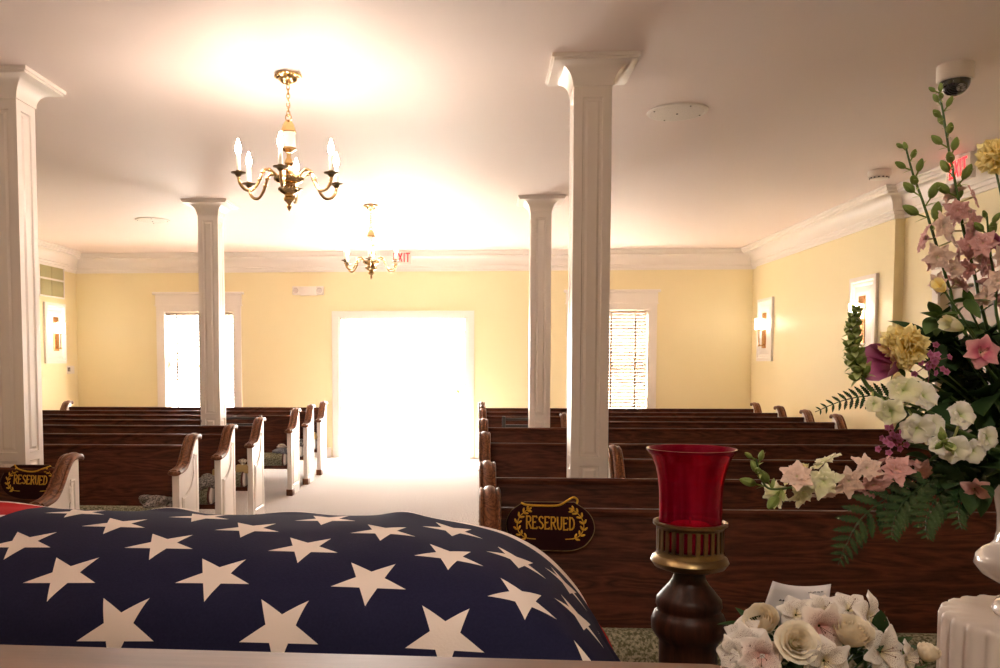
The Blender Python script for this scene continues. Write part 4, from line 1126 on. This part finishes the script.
def frond(label, px, Y0, Y1, W, n=15, mat='fern'):
    pts = [MOUTH+Vector((0, 0, -.01))]+[at(x, y, Y0+(Y1-Y0)*i/(len(px)-1)) for i, (x, y) in enumerate(px)]
    root = thing('fern_frond', label, 'fern', pts[0], 0, 'fern fronds in the urn')
    loc = [p-pts[0] for p in pts]
    g = G(); g.tube(cut([loc[0], loc[1]], 4), .0018, 5); g.build('stem', M['stem'], root)
    g = G(); fern(g, loc[1:], W, n); g.build('fronds', F[mat], root, auto=None)
frond('fern frond pointing left above the back pews', [(905, 402), (875, 396), (845, 400), (815, 412)], 1.28, 1.24, .024, 14)
frond('long fern frond hanging lowest toward the rose bowl', [(930, 478), (895, 492), (862, 518), (846, 545), (838, 565)], 1.28, 1.22, .052, 12)
frond('fern frond hanging down below the pink blooms', [(930, 480), (905, 500), (893, 522), (892, 540)], 1.27, 1.22, .042, 10)
frond('fern frond hanging left of the urn neck', [(955, 478), (935, 500), (926, 522), (928, 540)], 1.28, 1.22, .042, 10)
frond('fern frond falling in front of the urn neck', [(985, 470), (965, 492), (958, 512), (962, 530)], 1.28, 1.23, .036, 10)
frond('fern frond behind the bright pink lily', [(985, 400), (960, 370), (945, 345), (938, 325)], 1.36, 1.34, .05, 14)

def leafy(label, px, Y0, Y1, L, W, n, seed, mat='leaf'):
    q = random.Random(seed)
    pts = [MOUTH+Vector((q.uniform(-.03, .03), q.uniform(-.03, .03), -.03))]+[at(x, y, Y0+(Y1-Y0)*i/max(len(px)-1, 1)) for i, (x, y) in enumerate(px)]
    root, c = new_stem('leafy_stem', label, 'foliage', pts, .0022, 'leafy stems in the urn')
    for k in range(n):
        t = .22+.78*k/(n-1); p, d = along(c, min(t, .995))
        side = Matrix.Rotation(k*2.4+q.uniform(-.5, .5), 3, d) @ d.orthogonal().normalized()
        g = G(); leaf(g, p, side+d*.5+Vector((0, -.2, 0)), L*q.uniform(.7, 1.1), W*q.uniform(.8, 1.1), .6, q.uniform(-.5, .5)); g.build('leaf', F[mat], root)
leafy('dark leaves spreading behind the big yellow carnation', [(950, 370), (930, 340)], 1.36, 1.33, .075, .022, 16, 1)
leafy('dark leaves right of the magenta sprig', [(965, 380), (958, 345)], 1.36, 1.34, .075, .024, 16, 2)
leafy('dark leaves at the right edge under the pink larkspur', [(990, 380), (992, 330)], 1.36, 1.32, .075, .024, 16, 3)
leafy('dark leaves between the two white snapdragons', [(960, 410), (925, 405)], 1.36, 1.32, .07, .022, 16, 4)
leafy('dark leaves at the right edge beside the white snapdragon', [(985, 410), (995, 395)], 1.34, 1.29, .07, .025, 14, 5)
leafy('dark leaves over the urn mouth', [(960, 455), (935, 465)], 1.34, 1.29, .065, .02, 16, 6)
leafy('dark leaves behind the pink trailing larkspur', [(930, 470), (895, 480)], 1.32, 1.28, .05, .016, 14, 7)
leafy('dark leaves drooping over the urn neck', [(985, 475), (965, 485)], 1.30, 1.26, .055, .018, 14, 8)
leafy('green leaves near the small yellow bud', [(980, 330), (965, 300)], 1.33, 1.29, .04, .011, 12, 9, 'midleaf')
leafy('dark leaves filling behind the white rounded blooms', [(1000, 440), (985, 470)], 1.33, 1.28, .07, .026, 14, 10)
leafy('light green leaves beside the pale yellow bud', [(950, 335), (935, 318)], 1.32, 1.28, .035, .012, 12, 11, 'midleaf')

leafy('dark leaves at the far side of the urn mouth', [(1045, 430), (1085, 410)], 1.42, 1.46, .07, .024, 14, 12)
leafy('dark leaves rising at the right half of the urn', [(1040, 380), (1060, 320)], 1.38, 1.36, .075, .024, 16, 13)
leafy('dark leaves hanging over the right urn rim', [(1070, 450), (1110, 470)], 1.36, 1.34, .06, .02, 14, 14)
single('carnation', 'yellow carnation on the right half of the urn, past the photo edge', (1055, 350), 1.30, .036, carnation, 'yellow', (.3, -1, .4), 40)
single('lily', 'white lily on the right half of the urn, past the photo edge', (1075, 410), 1.30, .034, alstro, 'alstro', (.4, -1, .3), 41, extra=st)

# ------------------------------------------------------------------ low bowl of white roses
BC = at(826, 690, 1.20); BZ = BC.z
bw = thing('flower_bowl', 'low bowl holding the white roses and lilies', 'bowl', (BC.x, BC.y, BZ-.11))
g = G(); g.lathe([(.05, 0), (.06, .004), (.075, .04), (.095, .085), (.10, .10), (.097, .101), (.088, .08), (.06, .03), (.001, .02)], 40); g.build('body', M['ceramic'], bw)
g = G(); g.ellipsoid((0, 0, .08), (.088, .088, .035)); g.build('foam', F['leaf'], bw)
sd = thing('plant_stand', 'dark wooden stand under the low rose bowl', 'stand', (BC.x, BC.y, 0))
g = G(); g.lathe([(.09, BZ-.137), (.095, BZ-.13), (.095, BZ-.117), (.09, BZ-.111)], 40); g.build('top', M['woodZ'], sd)
g = G(); g.lathe([(.04, .08), (.03, .2), (.045, .45), (.03, BZ-.2), (.06, BZ-.135)], 28); g.build('column', M['woodZ'], sd)
for k in range(3):
    a = k*2.094+.5; D = Vector((math.cos(a), math.sin(a), 0))
    g = G(); g.tube(cut([D*.02+Vector((0, 0, .16)), D*.10+Vector((0, 0, .10)), D*.12+Vector((0, 0, .02))], 5), [.016]*11, 10); g.build('leg', M['woodZ'], sd)
BR = Vector((BC.x, BC.y, BZ-.01))
def low(kind, label, px, Y, R, face, seed, mat=None):
    fn = {'rose': lambda g, T, R, s: rose(g, T, R, .9, s), 'bud': lambda g, T, R, s: rose(g, T, R, .25, s), 'lily': alstro}[kind]
    single('rose' if kind in ('rose', 'bud') else 'lily', label, px, Y, R, fn, mat or ('alstro' if kind == 'lily' else 'rose'), face, seed, group='white flowers in the low bowl', root0=BR, extra=st if kind == 'lily' else None, r=.003)
low('rose', 'open cream rose at the front centre of the low bowl', (795, 644), 1.13, .0225, (-.12, -1, .55), 11)
low('bud', 'cream rose left of centre, just under the card', (764, 626), 1.18, .024, (-.45, -.6, .75), 12)
low('bud', 'large cream rose right of centre with a rounded side', (849, 640), 1.15, .026, (.1, -.5, 1.0), 13)
low('lily', 'white lily in front of the card', (797, 614), 1.17, .029, (-.05, -1, .6), 14)
low('lily', 'blush lily between the front rose and the rounded rose', (822, 628), 1.15, .040, (.15, -1, -.1), 15, 'pinkalstro')
low('lily', 'white speckled lily at the right top of the bowl', (872, 618), 1.18, .038, (.7, -.8, .4), 16)
low('lily', 'white lily at the top between card and right lily', (850, 608), 1.20, .032, (.2, -.7, .9), 17)
low('lily', 'white lily at the far left above the ledge', (745, 636), 1.17, .032, (-.9, -.7, .4), 18)
low('lily', 'white lily lowest at the left beside the votive post', (735, 655), 1.15, .030, (-.7, -.9, .1), 19)
low('lily', 'blush lily under the left cream rose', (762, 656), 1.13, .034, (-.3, -1, .1), 20, 'pinkalstro')
low('lily', 'white lily at the bottom beneath the rounded rose', (826, 662), 1.11, .036, (0, -1, .1), 21)
low('lily', 'white lily right of the rounded rose at the bottom', (884, 652), 1.14, .038, (.3, -1, .3), 22)
low('lily', 'white lily farthest right, near the fluted pedestal', (908, 660), 1.15, .030, (.8, -.8, .2), 23)
low('lily', 'white lily right of the card behind the blush lily', (824, 611), 1.19, .029, (.1, -.9, .6), 24)
low('lily', 'white lily between the two left lilies and the left rose', (748, 646), 1.15, .034, (-.5, -1, .3), 25)
def lowleaf(label, px, Y, L, W, n, seed):
    q = random.Random(seed); h = at(*px, Y)
    root, c = new_stem('leafy_stem', label, 'foliage', [BR, BR.lerp(h, .6)+Vector((0, .01, .01)), h], .002, 'leafy stems in the low bowl')
    for k in range(n):
        p, d = along(c, .4+.59*k/(n-1)); side = Matrix.Rotation(k*2.4, 3, d) @ d.orthogonal().normalized()
        g = G(); leaf(g, p, side*.8+d*.6, L*q.uniform(.8, 1.1), W, .5, q.uniform(-.4, .4)); g.build('leaf', F['leaf'], root)
lowleaf('dark green leaves right of the rounded cream rose', (880, 640), 1.17, .05, .012, 8, 1)
lowleaf('dark green leaves between the front rose and left rose', (775, 640), 1.18, .05, .013, 9, 2)
lowleaf('dark green leaves at the right end of the low bowl', (900, 648), 1.19, .045, .011, 8, 3)
lowleaf('dark green leaves under the front cream rose', (805, 655), 1.16, .05, .013, 9, 4)
lowleaf('dark green leaves at the left of the low bowl', (748, 628), 1.19, .045, .012, 8, 5)
lowleaf('dark green leaves behind the blush lily', (828, 622), 1.20, .045, .012, 8, 6)
single('rosebud', 'white bud standing up beside the fluted pedestal', (926, 658), 1.16, .016, lambda g, T, R, s: rose(g, T, R, .1, s), 'rose', (.25, -.2, 1), 30, group='white flowers in the low bowl', root0=BR)
# gift card
cd = thing('gift_card', 'white card with faint handwriting standing in the roses', 'card', at(797, 632, 1.205))
o0 = at(797, 632, 1.205)
A, B, Cc, D = [at(x, y, 1.205)-o0 for x, y in ((757, 628), (825, 632), (831, 584), (773, 581))]
def cardpt(u, v):
    s = (u+1)/2; p = A.lerp(B, s).lerp(D.lerp(Cc, s), v)
    return p+Vector((0, .010*(1-u*u), -.008*(1-u*u)*v))
g = G(); g.sheet(cardpt, 12, 6); 
ca = g.build('paper', M['card'], cd, norm=False)
sf = ca.modifiers.new('thick', 'SOLIDIFY'); sf.thickness = .0006
g = G(); q = random.Random(9)
for v, u0, u1 in ((.86, .35, .75), (.64, -.55, -.42), (.66, -.15, .3), (.54, .0, .62), (.40, .1, .35), (.22, -.85, -.5)):
    x = u0
    while x < u1:
        w = q.uniform(.05, .14); pts = []
        for k in range(7): pts.append(cardpt(x+w*k/6, v+(.018 if k % 2 else -.018)*q.uniform(.4, 1.2))+Vector((0, -.0009, 0)))
        g.tube(pts, .0004, 4); x += w+.04
g.build('handwriting', M['ink'], cd)
# the potted plant outside
q = random.Random(4)
for k in range(18):
    a = k*2.4; g = G(); leaf(g, (0, 0, .13), (math.cos(a)*.6, math.sin(a)*.6, q.uniform(.5, 1.2)), q.uniform(.14, .24), .025, .5); g.build('leaf', F['midleaf'], pt)

# ------------------------------------------------------------------ daylight, world, camera
# unseen fill spot added behind the camera to brighten the flowers and flag
ds = thing('fill_spot_fixture', 'unseen fill spot added behind the viewer to brighten the flowers', 'fill light', (.15, -.75, ZC))
g = G(); g.lathe([(.10, 0), (.10, -.006), (.085, -.012), (.075, -.006), (.07, -.004)], 36, caps=False); g.build('trim_ring', M['ivory'], ds)
dl = bpy.data.lights.new('fill_spot_lamp', 'SPOT'); dl.energy = SPOT; dl.color = (1, .88, .74); dl.spot_size = math.radians(64); dl.spot_blend = .8; dl.shadow_soft_size = .10
do = bpy.data.objects.new('fill_spot_lamp', dl); C.objects.link(do); do.location = (.15, -.75, ZC-.02); do.rotation_euler = (Vector((.85, 1.3, 1.25))-do.location).to_track_quat('-Z', 'Y').to_euler()
w = bpy.data.worlds.new('sky'); bpy.context.scene.world = w; w.use_nodes = True
bg = w.node_tree.nodes['Background']; bg.inputs[0].default_value = (1.0, .965, .92, 1); bg.inputs[1].default_value = SKY
def portal(name, x0, x1, z0, z1):
    l = bpy.data.lights.new(name, 'AREA'); l.shape = 'RECTANGLE'; l.size = x1-x0; l.size_y = z1-z0; l.cycles.is_portal = True
    o = bpy.data.objects.new(name, l); C.objects.link(o); o.location = ((x0+x1)/2, YB+.27, (z0+z1)/2); o.rotation_euler = (-PI/2, 0, 0)
portal('door_portal', DX0, DX1, 0, DZ)
for i, a in enumerate(WIN): portal('window_portal', *a)

sl_ = bpy.data.lights.new('sun', 'SUN'); sl_.energy = SUN; sl_.angle = math.radians(1.5); sl_.color = (1, .93, .82)
so = bpy.data.objects.new('sun', sl_); C.objects.link(so); so.rotation_euler = Vector((.25, -.55, -1.0)).to_track_quat('-Z', 'Y').to_euler()
sc = bpy.context.scene
cam = bpy.data.cameras.new('camera'); co = bpy.data.objects.new('camera', cam); C.objects.link(co)
R = Matrix((RT, UPV, -FW)).transposed().to_4x4(); co.matrix_world = Matrix.Translation(EYE) @ R
cam.sensor_width = 36; cam.lens = 850*36/1000; cam.shift_x = (500-428)/1000; cam.shift_y = (410-334)/1000; cam.clip_start = .02
sc.camera = co
sc.view_settings.view_transform = 'Standard'; sc.view_settings.look = 'None'; sc.view_settings.gamma = 1; sc.view_settings.use_curve_mapping = False
sc.view_settings.exposure = EXPO
sc.cycles.use_denoising = True; sc.cycles.max_bounces = 10; sc.cycles.diffuse_bounces = 6; sc.cycles.transmission_bounces = 8; sc.cycles.transparent_max_bounces = 16
sc.cycles.sample_clamp_indirect = 8; sc.cycles.caustics_reflective = False; sc.cycles.caustics_refractive = False
